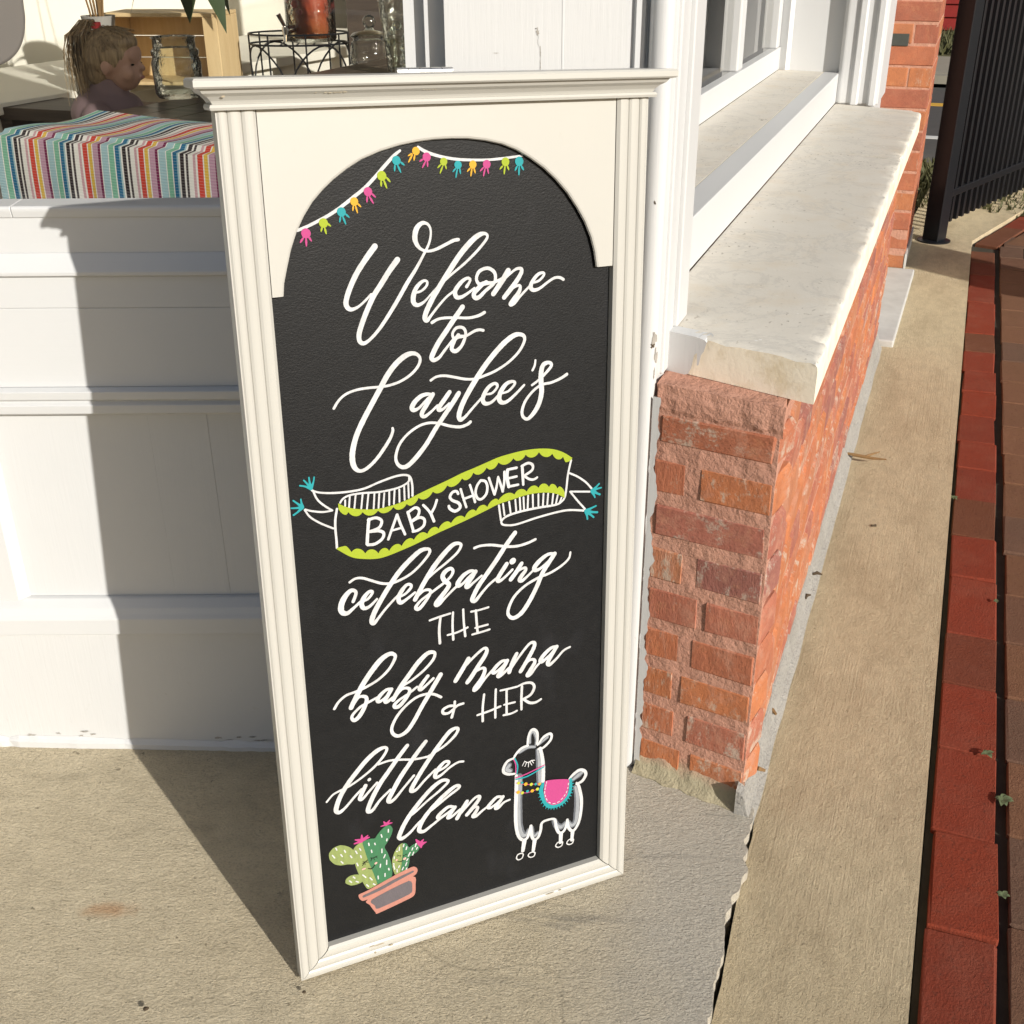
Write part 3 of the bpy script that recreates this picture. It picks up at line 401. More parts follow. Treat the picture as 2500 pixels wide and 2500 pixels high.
    'tassel_pink': '1002,11575,124 1007,11568,124;972,11524,19 948,11494,34 925,11464,18;1001,11509,19 1000,11462,34 999,11414,18;1032,11532,19 1050,11503,34 1067,11472,18;1845,12032,115 1850,12025,115;1834,11973,18 1830,11939,32 1826,11904,17;1862,11971,18 1886,11927,32 1911,11882,17;1891,12008,18 1917,11982,32 1943,11956,17;2658,12417,112 2662,12412,112;2611,12392,17 2586,12379,30 2563,12366,16;2642,12362,17 2619,12324,30 2596,12286,16;2668,12356,17 2668,12327,30 2668,12297,16;3499,12288,112 3503,12283,112;3454,12246,18 3430,12226,30 3406,12205,17;3476,12235,18 3463,12187,30 3451,12139,17;3509,12239,18 3516,12203,30 3524,12168,17',
    'tassel_lime': '1237,11685,119 1242,11678,119;1219,11633,18 1210,11607,32 1202,11581,17;1251,11624,18 1258,11586,33 1266,11547,17;1282,11679,18 1306,11658,32 1330,11638,17;2039,12216,126 2045,12210,126;2029,12151,20 2029,12120,34 2028,12088,18;2064,12162,20 2082,12112,34 2100,12062,19;2100,12192,20 2125,12164,34 2149,12135,18;2891,12349,105 2895,12345,105;2852,12314,16 2830,12295,28 2808,12275,15;2878,12294,16 2858,12250,28 2838,12205,15;2916,12301,16 2921,12279,28 2925,12256,15;3771,12306,113 3775,12301,113;3732,12252,18 3711,12234,30 3692,12215,17;3765,12251,18 3758,12201,31 3751,12150,17;3799,12249,18 3809,12224,31 3819,12199,17',
    'tassel_teal': '1480,11805,117 1485,11798,117;1468,11749,18 1460,11715,31 1452,11680,17;1495,11747,18 1512,11699,31 1529,11649,17;1530,11777,18 1555,11753,31 1579,11729,17;2245,12394,121 2250,12388,121;2224,12336,18 2220,12301,33 2217,12265,17;2259,12335,18 2279,12290,33 2299,12244,17;2302,12370,18 2325,12350,33 2349,12330,17;3090,12300,106 3094,12295,106;3060,12256,16 3039,12236,29 3018,12215,15;3082,12250,16 3069,12196,29 3057,12140,15;3114,12253,16 3119,12219,29 3123,12185,15;3972,12302,127 3977,12296,127;3946,12242,20 3930,12216,35 3914,12189,19;3974,12235,20 3970,12181,35 3968,12127,19;4003,12244,20 4019,12216,35 4036,12188,19',
    'tassel_yellow': '1656,11923,104 1661,11916,104;1645,11871,16 1639,11841,29 1634,11810,16;1672,11869,16 1682,11824,29 1693,11779,16;1700,11892,16 1721,11871,29 1741,11849,16;2514,12497,107 2518,12492,107;2462,12465,17 2437,12454,29 2411,12442,16;2467,12450,17 2439,12408,29 2411,12364,16;2498,12444,17 2491,12415,29 2485,12384,16;3301,12294,107 3305,12289,107;3267,12251,16 3244,12230,29 3222,12209,15;3289,12245,17 3279,12197,29 3270,12148,16;3316,12248,17 3324,12217,29 3333,12184,16',
    'poly_llama_blanket': '4374,2368 4565,2340 4808,2266 4819,2129 4782,1954 4665,1845 4510,1843 4393,1952 4345,2132 4355,2293',
    'poly_cactus_light': '1034,2124 1092,2178 1184,2200 1210,2032 1253,1824 1314,1597 1367,1381 1391,1317 1221,1275 1155,1403 1092,1589 1048,1767 1027,1935 1020,2044',
    'poly_cactus_dark': '1184,2200 1295,2226 1385,2206 1425,2256 1503,2336 1588,2382 1652,2361 1685,2287 1661,2188 1590,2073 1535,1985 1579,1862 1618,1707 1634,1560 1620,1378 1391,1317 1367,1381 1314,1597 1253,1824 1210,2032',
    'poly_cactus_light2': '1028,2094 949,2196 827,2263 710,2246 638,2165 643,2048 716,1937 811,1883 918,1866 1039,1840',
    'poly_cactus_light3': '1139,1458 1046,1432 946,1446 864,1519 873,1592 939,1633 1021,1631 1093,1600',
    'poly_cactus_light4': '1841,1955 1770,1936 1700,1842 1651,1717 1643,1557 1686,1387 1772,1396 1799,1557 1828,1765',
    'poly_cactus_dark2': '1841,1955 1901,1930 1940,1846 2003,1873 2060,1881 2118,1796 2082,1721 1994,1675 1941,1660 1932,1554 1888,1437 1772,1396 1799,1557 1828,1765',
    'poly_pot_rim': '1061,1229 1220,1259 1696,1395 1965,1449 2022,1434 2058,1388 2060,1332 2025,1278 1927,1246 1590,1157 1191,1082 1108,1090 1065,1150',
    'poly_pot_body': '1196,1080 1976,1262 2015,1058 1999,906 1919,845 1360,745 1314,779 1230,956',
    'poly_pot_in': '1264,1054 1906,1198 1956,1023 1903,930 1365,838 1313,914',
    'scallop_top': '1173,7898,1174,7814 1314,7812,1310,7744 1519,7748,1516,7706 1743,7717,1741,7689 1972,7733,1970,7703 2173,7773,2171,7714 2354,7835,2352,7776 2576,7902,2573,7832 2798,7966,2796,7888 3031,8040,3029,7959 3209,8083,3207,8016 3420,8139,3418,8060 3608,8188,3607,8109 3847,8218,3846,8135 4046,8230,4046,8159 4264,8220,4264,8165 4484,8179,4484,8106 4664,8102,4665,8030 4821,7989,4804,7959',
    'scallop_low': '1105,7224,1113,7238 1311,7060,1316,7135 1511,6990,1516,7077 1705,6959,1710,7038 1868,6975,1872,7045 2060,7017,2064,7084 2251,7064,2254,7144 2459,7128,2462,7197 2637,7183,2639,7244 2834,7235,2836,7296 3051,7292,3053,7345 3232,7345,3234,7413 3414,7400,3415,7445 3597,7458,3598,7523 3857,7497,3857,7566 4059,7524,4059,7577 4255,7523,4255,7605 4432,7496,4431,7587 4574,7447,4573,7538 4696,7367,4699,7450',
}
# ---------------------------------------------------------------- ground
def sheet(name, poly, mat, z, zf=None, thick=.12):
    b = MB(); n = len(poly); zz = [(zf(x, y) if zf else z) for x, y in poly]
    vs = [(x, y, a) for (x, y), a in zip(poly, zz)]+[(x, y, a-thick) for (x, y), a in zip(poly, zz)]
    b.q(vs, [tuple(range(n)), tuple(range(2*n-1, n-1, -1))]+[((i+1) % n, i, n+i, n+(i+1) % n) for i in range(n)])
    return tag(b.build(name, mat), kind='structure')
def jag(p0, p1, n, amp, seed):
    rnd = random.Random(seed); out = []
    for i in range(n+1):
        t = i/n; d = (p1-p0).normalized(); nn = Vector((-d.y, d.x))
        o = noise.noise(Vector((t*(p1-p0).length*9+seed, seed*.7, 0)))*amp*2+noise.noise(Vector((t*(p1-p0).length*40+seed, seed, 3)))*amp*.8
        if i in (0, n): o *= .3
        q = p0+(p1-p0)*t+nn*o; out.append((q.x, q.y))
    return out
edge = jag(Vector((.462, 1.722)), Vector((.297, 1.245)), 90, .0095, 3)+jag(Vector((.297, 1.240)), Vector((-.10, .05)), 60, .009, 5)
patio = [(-4, 2.02), (-4, -2.0), (-.6, -2.0)]+[(x, y) for x, y in reversed(edge)]+[(.455, 1.76), (.32, 2.02)]
sheet('patio_slab', patio, M['patio'], 0, lambda x, y: patio_z(max(x, -3)), .2)
# broomed concrete strip and its widening under the gate
a0, a1, a2 = sq(-3.2, .335), sq(4.86, .331), sq(4.86, .331)+Vector((.61, .785, 0))*3.4
SI = SIDE.inverted()
def tos(p): q_ = SI @ p; return (q_.x, q_.y)
far_ = [tos(p) for p in (a0, a1, a2, a2+Vector((-.6, .9, 0)), sq(6.35, .55), sq(6.2, .05), sq(4.9, -.02), sq(4.2, -.3))]
joint = [(4.2, .1), (.02, .1), (-.005, -.026)]
for i in range(1, 41):
    s_ = -.005-i*.045; wd = .0265+.0055*min(1, -s_/.1)+.012*max(0, min(1, (-s_-.18)/.25))+.0035*noise.noise(Vector((s_*30, 2, 0)))+.003*noise.noise(Vector((s_*90, 5, 0)))
    pe = sq(-.018, .024).lerp(sq(-.502, .037), (-.018-s_)/.484) if s_ > -.52 else None
    joint.append((s_, -(wd+(.0 if s_ > -.52 else (-.52-s_)*.06))))
joint.append((-3.2, joint[-1][1]-.1))
b = MB(); b.prism(far_+joint, ZS-.11, ZS); st = tag(b.build('concrete_strip', M['strip']), kind='structure'); st.matrix_world = SIDE
b = MB(); gm = -.19
b.q([(-90, -60, gm), (160, -60, gm), (160, 160, gm), (-90, 160, gm)], [(0, 1, 2, 3)])
tag(b.build('ground', M['soil']), kind='structure')
# paver bed
def sideprism(name, pts, z0, z1, mat, kind='structure', parent=None):
    b = MB(); b.prism([(p[0], -p[1]) for p in pts], z0, z1)
    o = b.build(name, mat, parent); o.matrix_world = SIDE if parent is None else o.matrix_world
    if kind and parent is None: o['kind'] = kind
    return o
pave_root = MB().prism([(sq(-3.2, .34).x, sq(-3.2, .34).y), (7, -2.5), (9, 9), (a2.x+.2, a2.y), (sq(4.86, .336).x, sq(4.86, .336).y)], -.18, -.082).build('brick_paving', M['soil'])
tag(pave_root, kind='structure')
def brick_meshes(name, L, W_, H, n, bev, jit, mat):
    out = []
    for i in range(n):
        b = MB().box(-L/2, L/2, -W_/2, W_/2, -H, 0)
        o = b.build(name, mat, None, bevel=bev, seg=1, jit=jit); out.append(o.data); bpy.data.objects.remove(o)
    return out
def place(mesh, name, parent, loc, rz=0, sc=(1, 1, 1), tilt=(0, 0)):
    o = bpy.data.objects.new(name, mesh); COL.objects.link(o); o.parent = parent; o.location = loc; o.rotation_euler = (tilt[0], tilt[1], rz); o.scale = sc
    return o
RZ = math.atan2(.936, .353)
red_ms = brick_meshes('paver', .236, .116, .06, 8, .0035, .0017, M['paver_red'])
cuts = [-1.20, -.95, -.71, -.43, -.147, .109, .376, .626, .847, 1.138, 1.381, 1.631, 1.865, 2.09, 2.339, 2.576, 2.808]
while cuts[-1] < 4.7: cuts.append(cuts[-1]+.238)
rnd = random.Random(4)
for i in range(len(cuts)-1):
    L = cuts[i+1]-cuts[i]; m = (cuts[i]+cuts[i+1])/2; qq = .409-.004*m
    p = sq(m, qq+rnd.uniform(-.003, .003), -.066+rnd.uniform(-.003, .003))
    place(rnd.choice(red_ms), 'paver', pave_root, p, RZ+rnd.uniform(-.008, .008), ((L-.004)/.236, 1, 1), (rnd.uniform(-.012, .012), rnd.uniform(-.008, .008)))
dg = Vector((.61, .785, 0)).normalized(); ng = Vector((dg.y, -dg.x, 0)); RG = math.atan2(dg.y, dg.x)
for i in range(15):
    p = a1+dg*(.13+i*.236)+ng*.072; p.z = -.066+rnd.uniform(-.003, .003)
    place(rnd.choice(red_ms), 'paver', pave_root, p, RG+rnd.uniform(-.01, .01), (1, 1, 1), (rnd.uniform(-.01, .01), 0))
br_ms = brick_meshes('paver', .230, .116, .06, 8, .0035, .0017, M['paver_brown'])
for row in range(8):
    off = rnd.uniform(0, .22)
    for i in range(32 if row < 3 else 24):
        s_ = -1.35+off+i*.236; qq = .545+row*.121+max(0, s_-4.9)*.30
        if s_ > 5.1: continue
        p = sq(s_, qq+rnd.uniform(-.002, .002)-.003*s_, -.069+rnd.uniform(-.002, .003))
        place(rnd.choice(br_ms), 'paver', pave_root, p, RZ+rnd.uniform(-.008, .008), (1, 1, 1), (rnd.uniform(-.012, .012), rnd.uniform(-.008, .008)))
    for i in range(10):
        p = a1+dg*(.22+i*.236+row*.08)+ng*(.205+row*.121); p.z = -.069+rnd.uniform(-.002, .003)
        place(rnd.choice(br_ms if row != 1 else red_ms), 'paver', pave_root, p, RG+rnd.uniform(-.008, .008), (1, 1, 1), (rnd.uniform(-.01, .01), 0))
# street beyond the gate
def band(name, s0, s1, mat, z, kind='structure'):
    o = sideprism(name, [(s0, -40), (s0, 60), (s1, 60), (s1, -40)], z-.08, z, mat, kind); return o
band('grass_verge', 6.3, 7.25, M['grass_dry'], -.075); band('road', 7.25, 11.6, M['asphalt'], -.085)
band('edge_line', 8.34, 8.47, M['wline'], -.081); band('centre_line', 10.22, 10.40, M['yellow'], -.081)
band('far_kerb', 11.6, 11.8, M['pave'], .03); band('far_pavement', 11.8, 13.5, M['pave'], .034); band('far_grass_ground', 13.5, 60, M['grass_dry'], .03)
def blades(name, s0, s1, q0, q1, z, n, h, seed):
    rnd = random.Random(seed); b = MB()
    for _ in range(n):
        p = sq(rnd.uniform(s0, s1), rnd.uniform(q0, q1), z); a = rnd.uniform(0, 6.3); hh = h*rnd.uniform(.5, 1.2); w_ = .012*(1+h*3)
        d = Vector((math.cos(a), math.sin(a), 0))*w_; l = Vector((rnd.uniform(-.6, .6), rnd.uniform(-.6, .6), 1))*hh
        b.q([p-d, p+d, p+d*.5+l*.6, p+l], [(0, 1, 2), (0, 2, 3)])
    return tag(b.build(name, M['grass']), kind='stuff')
blades('grass', 5.6, 7.2, -1.5, 2.5, -.08, 5000, .07, 1)
blades('grass', 13.6, 16, -4, 4, .03, 5000, .16, 2)

# ---------------------------------------------------------------- shop building
shop = empty('shop_building', Matrix.Translation((0, 1.88, 0)), 'white panelled timber shopfront with display windows behind the chalkboard sign', 'building')
SO = Vector((0, -1.88, 0))
def sp(b, name, mat, **k): return b.build(name, mat, shop, loc=SO, **k)
XL, XR = -2.7, .08
def profile_run(prof, x0, x1, back=2.0):
    pts = list(prof)+[(back, prof[-1][1]), (back, prof[0][1])]       # (y, z)
    return MB().prism(pts, x0, x1, 'x')
wav = random.Random(2)
sp(MB().box(XL, XR, 1.880, 2.0, -.25, .2830), 'base_board', M['white_worn'])
sp(profile_run([(1.869, .2832), (1.868, .318), (1.874, .325), (1.880, .336), (1.896, .3495)], XL, XR), 'base_moulding', M['white_h'], bevel=.0015, seg=1)
for x0, x1, dy in ((-1.9, -1.305, .0), (-1.02, -.6451, .0), (-.645, -.5401, -.0003), (-.54, -.33, .0003), (-.3299, -.05, .0), (-.0499, .08, .0003)):
    sp(MB().box(x0, x1, 1.906+dy, 2.0, .350, .7262), 'panel_board', M['white'], bevel=.0003, seg=1)
for x0, x1 in ((-1.30, -.9235),):
    sp(MB().prism([(x0, 1.905), (x0+.016, 1.888), (x1-.016, 1.888), (x1, 1.905), (x1, 1.99), (x0, 1.99)], .3498, .7264), 'panel_stile', M['white'])
sp(profile_run([(1.894, .7266), (1.878, .735), (1.876, .751), (1.884, .7565), (1.875, .762), (1.873, .777), (1.887, .7805)], XL, XR), 'rail_moulding', M['white_h'], bevel=.001, seg=1)
sp(MB().box(XL, XR, 1.889, 2.0, .7807, .9212), 'frieze_board', M['white_h'], bevel=.001, seg=1)
sp(MB().box(XL, XR, 1.8885, 2.0, .9216, .9755), 'frieze_board', M['white_h'], bevel=.001, seg=1)
sp(profile_run([(1.886, .9757), (1.8795, .979), (1.879, .985), (1.898, 1.0125)], XL, XR), 'drip_moulding', M['white_h'], bevel=.0008, seg=1)
sp(MB().box(XL, XR, 1.899, 2.0, 1.0127, 1.0705), 'frieze_board', M['white_h'])
for x0, x1 in ((XL, -.809), (-.8080, -.098)):
    sp(MB().prism([(1.8965, 1.0707), (1.8935, 1.082), (1.8935, 1.0865), (1.8965, 1.0895), (1.9495, 1.0905), (1.9495, 1.0707)], x0, x1, 'x'), 'window_sill', M['white_h'], bevel=.001, seg=1)
b = MB(); n = 150; vs = []
for i in range(n+1):
    x = XL+(XR+.12-XL)*i/n; zf = patio_z(x); a_ = noise.noise(Vector((x*7, 1, 0))); c_ = noise.noise(Vector((x*31, 4, 0))); e_ = noise.noise(Vector((x*90, 9, 0)))
    vs += [(x, 1.8795, zf+.011+.010*a_+.007*c_+.003*e_), (x, 1.8755-.001*c_, zf+.006+.005*a_+.004*c_), (x, 1.8700-.005*a_-.004*c_-.003*e_, zf+.0015+.0015*max(0, e_)), (x, 1.871, zf-.03)]
b.q(vs, [(i*4+j, (i+1)*4+j, (i+1)*4+j+1, i*4+j+1) for i in range(n) for j in range(3)])
sp(b, 'caulk_line', M['white_worn'])
def patch(name, x, z, w_, h_, yf, mat, seed):
    rr = random.Random(seed); n = 17; pts = []
    for i in range(n):
        a_ = 2*math.pi*i/n; k_ = rr.uniform(.35, 1.25); xx = x+w_*.5*math.cos(a_)*k_; zz = z+h_*.5*math.sin(a_)*k_; pts.append((xx, yf(xx), zz))
    return sp(MB().q(pts, [tuple(range(n))]), name, mat)
colf = lambda x: 1.8625-math.sqrt(max(0, .0192**2-(x-.2295)**2))-.0008
for i, (x, z, w_, h_, mt) in enumerate(((.2385, .876, .009, .030, 'oldwood'), (.236, .864, .008, .010, 'debris'), (.2425, .845, .006, .030, 'oldwood'), (.2415, .815, .003, .024, 'oldwood'), (.228, 1.10, .003, .008, 'debris'), (.2425, .66, .003, .020, 'oldwood'), (.242, .40, .003, .03, 'oldwood'))):
    patch('peeled_paint', x, z, w_, h_, colf, M[mt], i)
for i, (x, z, w_, h_, mt) in enumerate(((.0430, 1.347, .005, .012, 'oldwood'), (.0455, 1.335, .004, .016, 'white'), (.0475, 1.318, .0022, .020, 'oldwood'), (.0475, 1.300, .0014, .022, 'oldwood'), (.0405, 1.352, .0025, .0025, 'debris'), (-.02, 1.318, .012, .0015, 'oldwood'))):
    patch('peeled_paint', x, z, w_, h_, lambda q_: 1.8792, M[mt], 40+i)
for i in range(16):
    rr = random.Random(70+i); x = rr.choice((rr.uniform(-.62, -.30), rr.uniform(-1.0, -.72))); z = patio_z(x)+.013+abs(rr.gauss(0, .007)); patch('peeled_paint', x, z, rr.uniform(.008, .032), rr.uniform(.002, .006), lambda q_: 1.8788, M['oldwood' if i % 3 else 'fillet'], 90+i)
# front window: stepped right jamb, glass, head
sp(MB().box(-.0968, .2103, 1.880, 2.03, 1.0713, 3.60), 'wall_board', M['white_worn'])
sp(MB().box(.0803, .2103, 1.8803, 2.03, -.08, 1.0710), 'wall_board', M['white_worn'])
sp(MB().box(.08, .2103, 1.885, 2.03, 3.6003, 4.195), 'fascia_board', M['white'])
sp(MB().prism([(.0800, 1.8793), (.0822, 1.8793), (.0826, 1.8799), (.0795, 1.8799)], 1.10, 3.60), 'board_seam', M['white'])
sp(MB().prism([(.187, 1.8798), (.190, 1.872), (.2035, 1.872), (.2080, 1.8798)], 1.0713, 3.60), 'bead', M['white'])
sp(MB().box(-.1290, -.0970, 1.913, 2.03, 1.0900, 3.60), 'window_jamb', M['white'])
sp(MB().box(-.1620, -.1292, 1.934, 2.03, 1.0900, 3.60), 'window_jamb', M['white'])
wf = sp(MB().box(-3.60, -2.50, 1.93, 2.03, 1.0900, 3.60), 'window_jamb', M['white'])
sp(MB().box(-2.50, -.1622, 1.950, 1.956, 1.0800, 2.5498), 'window_pane', M['glass'])
sp(MB().box(XL, XR, 1.885, 2.03, 3.6002, 4.20), 'fascia_board', M['white_h'])
sp(MB().box(XL, -3.6002, 1.885, 2.03, 1.0900, 3.60), 'wall_board', M['white'])
sp(MB().box(XL-.1, .36, 1.70, 2.03, 4.2002, 4.34), 'cornice', M['white_h'], bevel=.01)
# corner post, rounded on the street corner, running down to the slab
cp = [(.2105, 1.8795)]+[(.2295+.0190*math.cos(a), 1.8625+.0190*math.sin(a)) for a in [R(182+i*15) for i in range(11)]]+[(.2490, 1.875), (.2640, 1.893), (.2640, 2.03), (.2105, 2.03)]
sp(MB().prism(cp, -.05, 4.195), 'corner_post', M['white_worn'], smooth=True)
# side window wall, in side coordinates
sidef = bpy.data.objects.new('side_window', None); COL.objects.link(sidef); sidef.parent = shop; sidef.location = (.440, 1.729-1.88, 0); sidef.rotation_euler = (0, 0, RZ)
def sw(b, name, mat, **k): return b.build(name, mat, sidef, **k)
sw(MB().box(.133, .205, .2125, .52, .8685, 4.195), 'casing_board', M['white_worn'], bevel=.0025)
sw(MB().box(.078, .1327, .2205, .52, .80, 4.195), 'casing_board', M['white_worn'], bevel=.003)
sw(MB().box(.2052, 2.999, .272, .3320, .8685, .9760), 'rail_board', M['white_h'], bevel=.004, jit=.0006)
sw(MB().prism([(.332, .9752), (.5, .9775), (.5, .90), (.332, .90)], .2054, 2.999, 'x'), 'inner_sill', M['marble'])
sw(MB().box(.2054, 2.999, .5, .56, .9778, 1.058), 'window_rail', M['white_h'], bevel=.003)
sw(MB().box(2.150, 2.235, .505, .56, 1.0582, 3.60), 'mullion', M['white'], bevel=.006)
sw(MB().box(2.93, 2.999, .505, .56, 1.0582, 3.60), 'window_jamb', M['white'], bevel=.004)
sw(MB().box(.2054, 2.1498, .53, .536, 1.0584, 2.5498), 'window_pane', M['glass']); sw(MB().box(2.2352, 2.9298, .53, .536, 1.0584, 2.5498), 'window_pane', M['glass'])
sw(MB().box(.2054, 3.2, .2, .56, 3.6002, 4.195), 'fascia_board', M['white_h'])
sw(MB().box(.2054, 3.4, -.02, .56, 4.2005, 4.34), 'cornice', M['white_h'])
sw(MB().box(2.965, 3.3, .13, .60, -.1, .8685), 'pilaster_base', M['white'])
sw(MB().box(3.0, 3.3, .2745, .60, .8690, 3.60), 'pilaster_panel', M['white'])
sw(MB().prism([(2.985, .475), (2.999, .460), (2.999, .505)], .9776, 3.60), 'bead', M['white'])
sw(MB().prism([(2.955, .262), (2.965, .274), (3.30, .274), (3.30, .118), (2.955, .118)], .8690, 3.60), 'pilaster', M['white'], bevel=.006)
sw(MB().prism([(2.943, .215), (2.9548, .222), (2.9548, .190), (2.943, .197)], .8690, 3.60), 'bead', M['white'])
sw(MB().prism([(2.94, .150), (2.9548, .158), (2.9548, .125), (2.94, .133)], .8690, 3.60), 'bead', M['white'])

# ---------------------------------------------------------------- brick bulkhead with marble ledge
bulk = empty('brick_bulkhead', SIDE, 'low red brick wall with marble ledge running beside the side window', 'wall')
core = MB().prism([(.0045, .0045), (.0415, .2215), (.115, .222), (.115, .60), (2.925, .60), (2.925, .004)], -.06, .797)
core.build('mortar_core', M['mortar'], bulk)
zc = [.752-.0865*i for i in range(10)]
long_ms = brick_meshes('brick', .215, .10, .0775, 8, .0105, .0016, M['brick'])
rnd = random.Random(11)
CH = .0865
def longface(s0, s1, z, first):
    s_ = s0; k = first
    while s_ < s1-.04:
        L = (.215 if k % 3 else .108)*rnd.uniform(.95, 1.05); L = min(L, s1-s_)
        place(rnd.choice(long_ms), 'brick', bulk, (s_+L/2, .05-.001+rnd.uniform(-.0025, .0025), z), rnd.uniform(-.004, .004)+(math.pi if rnd.random() < .5 else 0), (L/.215, 1, 1), (0, rnd.uniform(-.006, .006)))
        s_ += L+.010; k += 1
for i in range(10):
    longface(.112 if i % 2 else .118, 2.93, zc[i] if i < 9 else .0, i*2)
# end face: per course a list of (from, to) along the slanted end, 0 = outer corner
e1 = Vector((.0375, .222, 0)).normalized(); EA = math.atan2(e1.y, e1.x)
end = [[(0, .2215)], [(0, .140), (.158, .2215)], [(0, .2215)], [(0, .135), (.152, .2215)], [(0, .110), (.116, .2215)], [(0, .132), (.149, .2215)], [(0, .150), (.156, .2215)], [(0, .130), (.148, .2215)], [(0, .118), (.13, .2215)], [(0, .2215)]]
for i, row in enumerate(end):
    for a, c in row:
        L = c-a-.004; mid = e1*((a+c)/2); nrm = Vector((e1.y, -e1.x, 0))
        p = mid+nrm*.0525+Vector((-.001+rnd.uniform(-.001, .001), 0, 0)); z = zc[i] if i < 9 else -.005
        hs = .80 if i == 0 else 1.0
        place(rnd.choice(long_ms), 'brick', bulk, (p.x, p.y+.002, z if i else .748), EA+rnd.uniform(-.006, .006), (L/.215, 1.0, hs*rnd.uniform(.97, 1.03)), (0, rnd.uniform(-.008, .008)))
# ragged setting bed under the ledge
b = MB(); n = 26; vs = []
for i in range(n+1):
    t = i/n; p = e1*(.222*t)
    for z, o in ((.797, .004), (.775, .000+.0022*noise.noise(Vector((t*7, 1, 0)))), (.756+.012*noise.noise(Vector((t*9, 4, 0))), .0005+.003*noise.noise(Vector((t*14, 2, 0)))), (.740, .0065)):
        q_ = p+Vector((o, 0, 0)); vs.append((q_.x, q_.y, z))
b.q(vs, [(i*4+j, (i+1)*4+j, (i+1)*4+j+1, i*4+j+1) for i in range(n) for j in range(3)])
b.build('setting_mortar', M['mortar'], bulk)
def slab(A, B, C, D, z0, z1, seed):            # front-start, front-end, back-end, back-start; worn front edge and worn start edge
    A, B, C, D = [Vector((*q_, 0)) for q_ in (A, B, C, D)]; nu, vs = 130, []
    prof = [(1.0, 0), (.97, 0), (.02, 0), (.006, .004), (0, .012), (0, .5), (0, .80), (.004, .93), (.016, .985), (.04, 1.0)]+[(.04+.93*j/12, 1.0) for j in range(1, 13)]+[(1.0, 1.0)]
    m = len(prof)
    for i in range(nu+1):
        u = i/nu; u = u*.5+.5*u*u*(3-2*u)
        for v_, h in prof:
            p_ = A.lerp(B, u).lerp(D.lerp(C, u), v_); z = z0+(z1-z0)*h; P_ = Vector((p_.x, p_.y, z))
            n1 = noise.noise(P_*16+Vector((seed, 0, 0))); n2 = noise.noise(P_*55+Vector((0, seed, 0))); chip_ = max(0, noise.noise(P_*38+Vector((7, seed, 3)))-.10)
            if .9 < h <= 1.0 and v_ < .05: P_ += Vector((0, .0035*n1+.010*chip_, -.0015*abs(n2)-.010*chip_))
            elif h > .4 and v_ == 0: P_.y += .0022*n1+.001*n2
            if i < 3: P_.x += (.0016*(2-i)+.0012*n1)*(h == 1.0); P_.z -= (.002*(2-i)*(.5+abs(n2))+.010*chip_*(1-i/3))*(h > .9)
            elif h == 1.0: P_.z += .0006*n1
            vs.append(tuple(P_))
    fs = [(i*m+j, i*m+j+1, (i+1)*m+j+1, (i+1)*m+j) for i in range(nu) for j in range(m-1)]+[(i*m+m-1, i*m, (i+1)*m, (i+1)*m+m-1) for i in range(nu)]
    fs += [tuple(range(m)), tuple(nu*m+j for j in range(m-1, -1, -1))]
    return MB().q(vs, fs).build('ledge_slab', M['marble'], bulk, smooth=True)
slab((.028, -.040), (1.838, -.043), (2.010, .2715), (.128, .2715), .798, .868, 1)
slab((1.842, -.043), (2.850, -.046), (2.962, .2715), (2.014, .2715), .798, .868, 6)
pd = MB(); fa = Vector((.104-.028, .243, 0)).normalized(); fn = Vector((-fa.y, fa.x, 0)); fo = Vector((.028, -.040, 0))
def fpt(t, z, o): q_ = fo+fa*t+fn*o; return (q_.x, q_.y, z)
low = [(.204, .846), (.209, .838), (.212, .820), (.2155, .818), (.217, .840), (.222, .836), (.226, .812), (.231, .800), (.238, .797), (.335, .796)]
top_ = [(.200, .862), (.204, .8655), (.212, .867), (.2155, .8675), (.217, .8675), (.222, .868), (.226, .868), (.231, .868), (.238, .868), (.335, .868)]
pd.q([fpt(t, z, .0012) for t, z in low]+[fpt(t, z, .0012) for t, z in top_], [(i, i+1, 11+i, 10+i) for i in range(9)])
pd.q([fpt(t, z, .0012) for t, z in top_]+[fpt(t+.008*math.sin(i*2.1), .8690, -.022-.010*math.sin(i*1.7)) for i, (t, z) in enumerate(top_)], [(i, i+1, 11+i, 10+i) for i in range(9)])
pd.build('paint_smear', M['white_worn'], bulk)
b = MB(); n = 120; vs = []; e1n = Vector((-e1.y, e1.x, 0))
for i in range(n+1):
    z = .775-.79*i/n; w_ = max(.0006, .0065+.009*noise.noise(Vector((z*16, 3, 2)))+.006*noise.noise(Vector((z*60, 8, 1))))
    for t_ in (.2290, .2225-w_*.5, .2225-w_): q_ = e1*t_+e1n*.0030; vs.append((q_.x, q_.y, z))
b.q(vs, [(i*3+j, (i+1)*3+j, (i+1)*3+j+1, i*3+j+1) for i in range(n) for j in range(2)])
b.build('paint_smear', M['white_worn'], bulk)
b = MB(); n = 90; vs = []
for i in range(n+1):
    s_ = -.022+i/n*2.92; w_ = .026+.004*noise.noise(Vector((s_*6, 0, 0))); h_ = .016+.008*noise.noise(Vector((s_*9, 5, 0)))
    vs += [(s_, .012, h_+.012), (s_, -.002, h_), (s_, -w_*.55, -.028+.003*noise.noise(Vector((s_*20, 1, 0)))), (s_, -w_, -.044), (s_, -w_-.001, -.075), (s_, .012, -.075)]
b.q(vs, [(i*6+j, (i+1)*6+j, (i+1)*6+(j+1) % 6, i*6+(j+1) % 6) for i in range(n) for j in range(6)]+[tuple(range(6))])
b.build('mortar_fillet', M['fillet'], bulk)
b = MB(); n = 22; vs = []
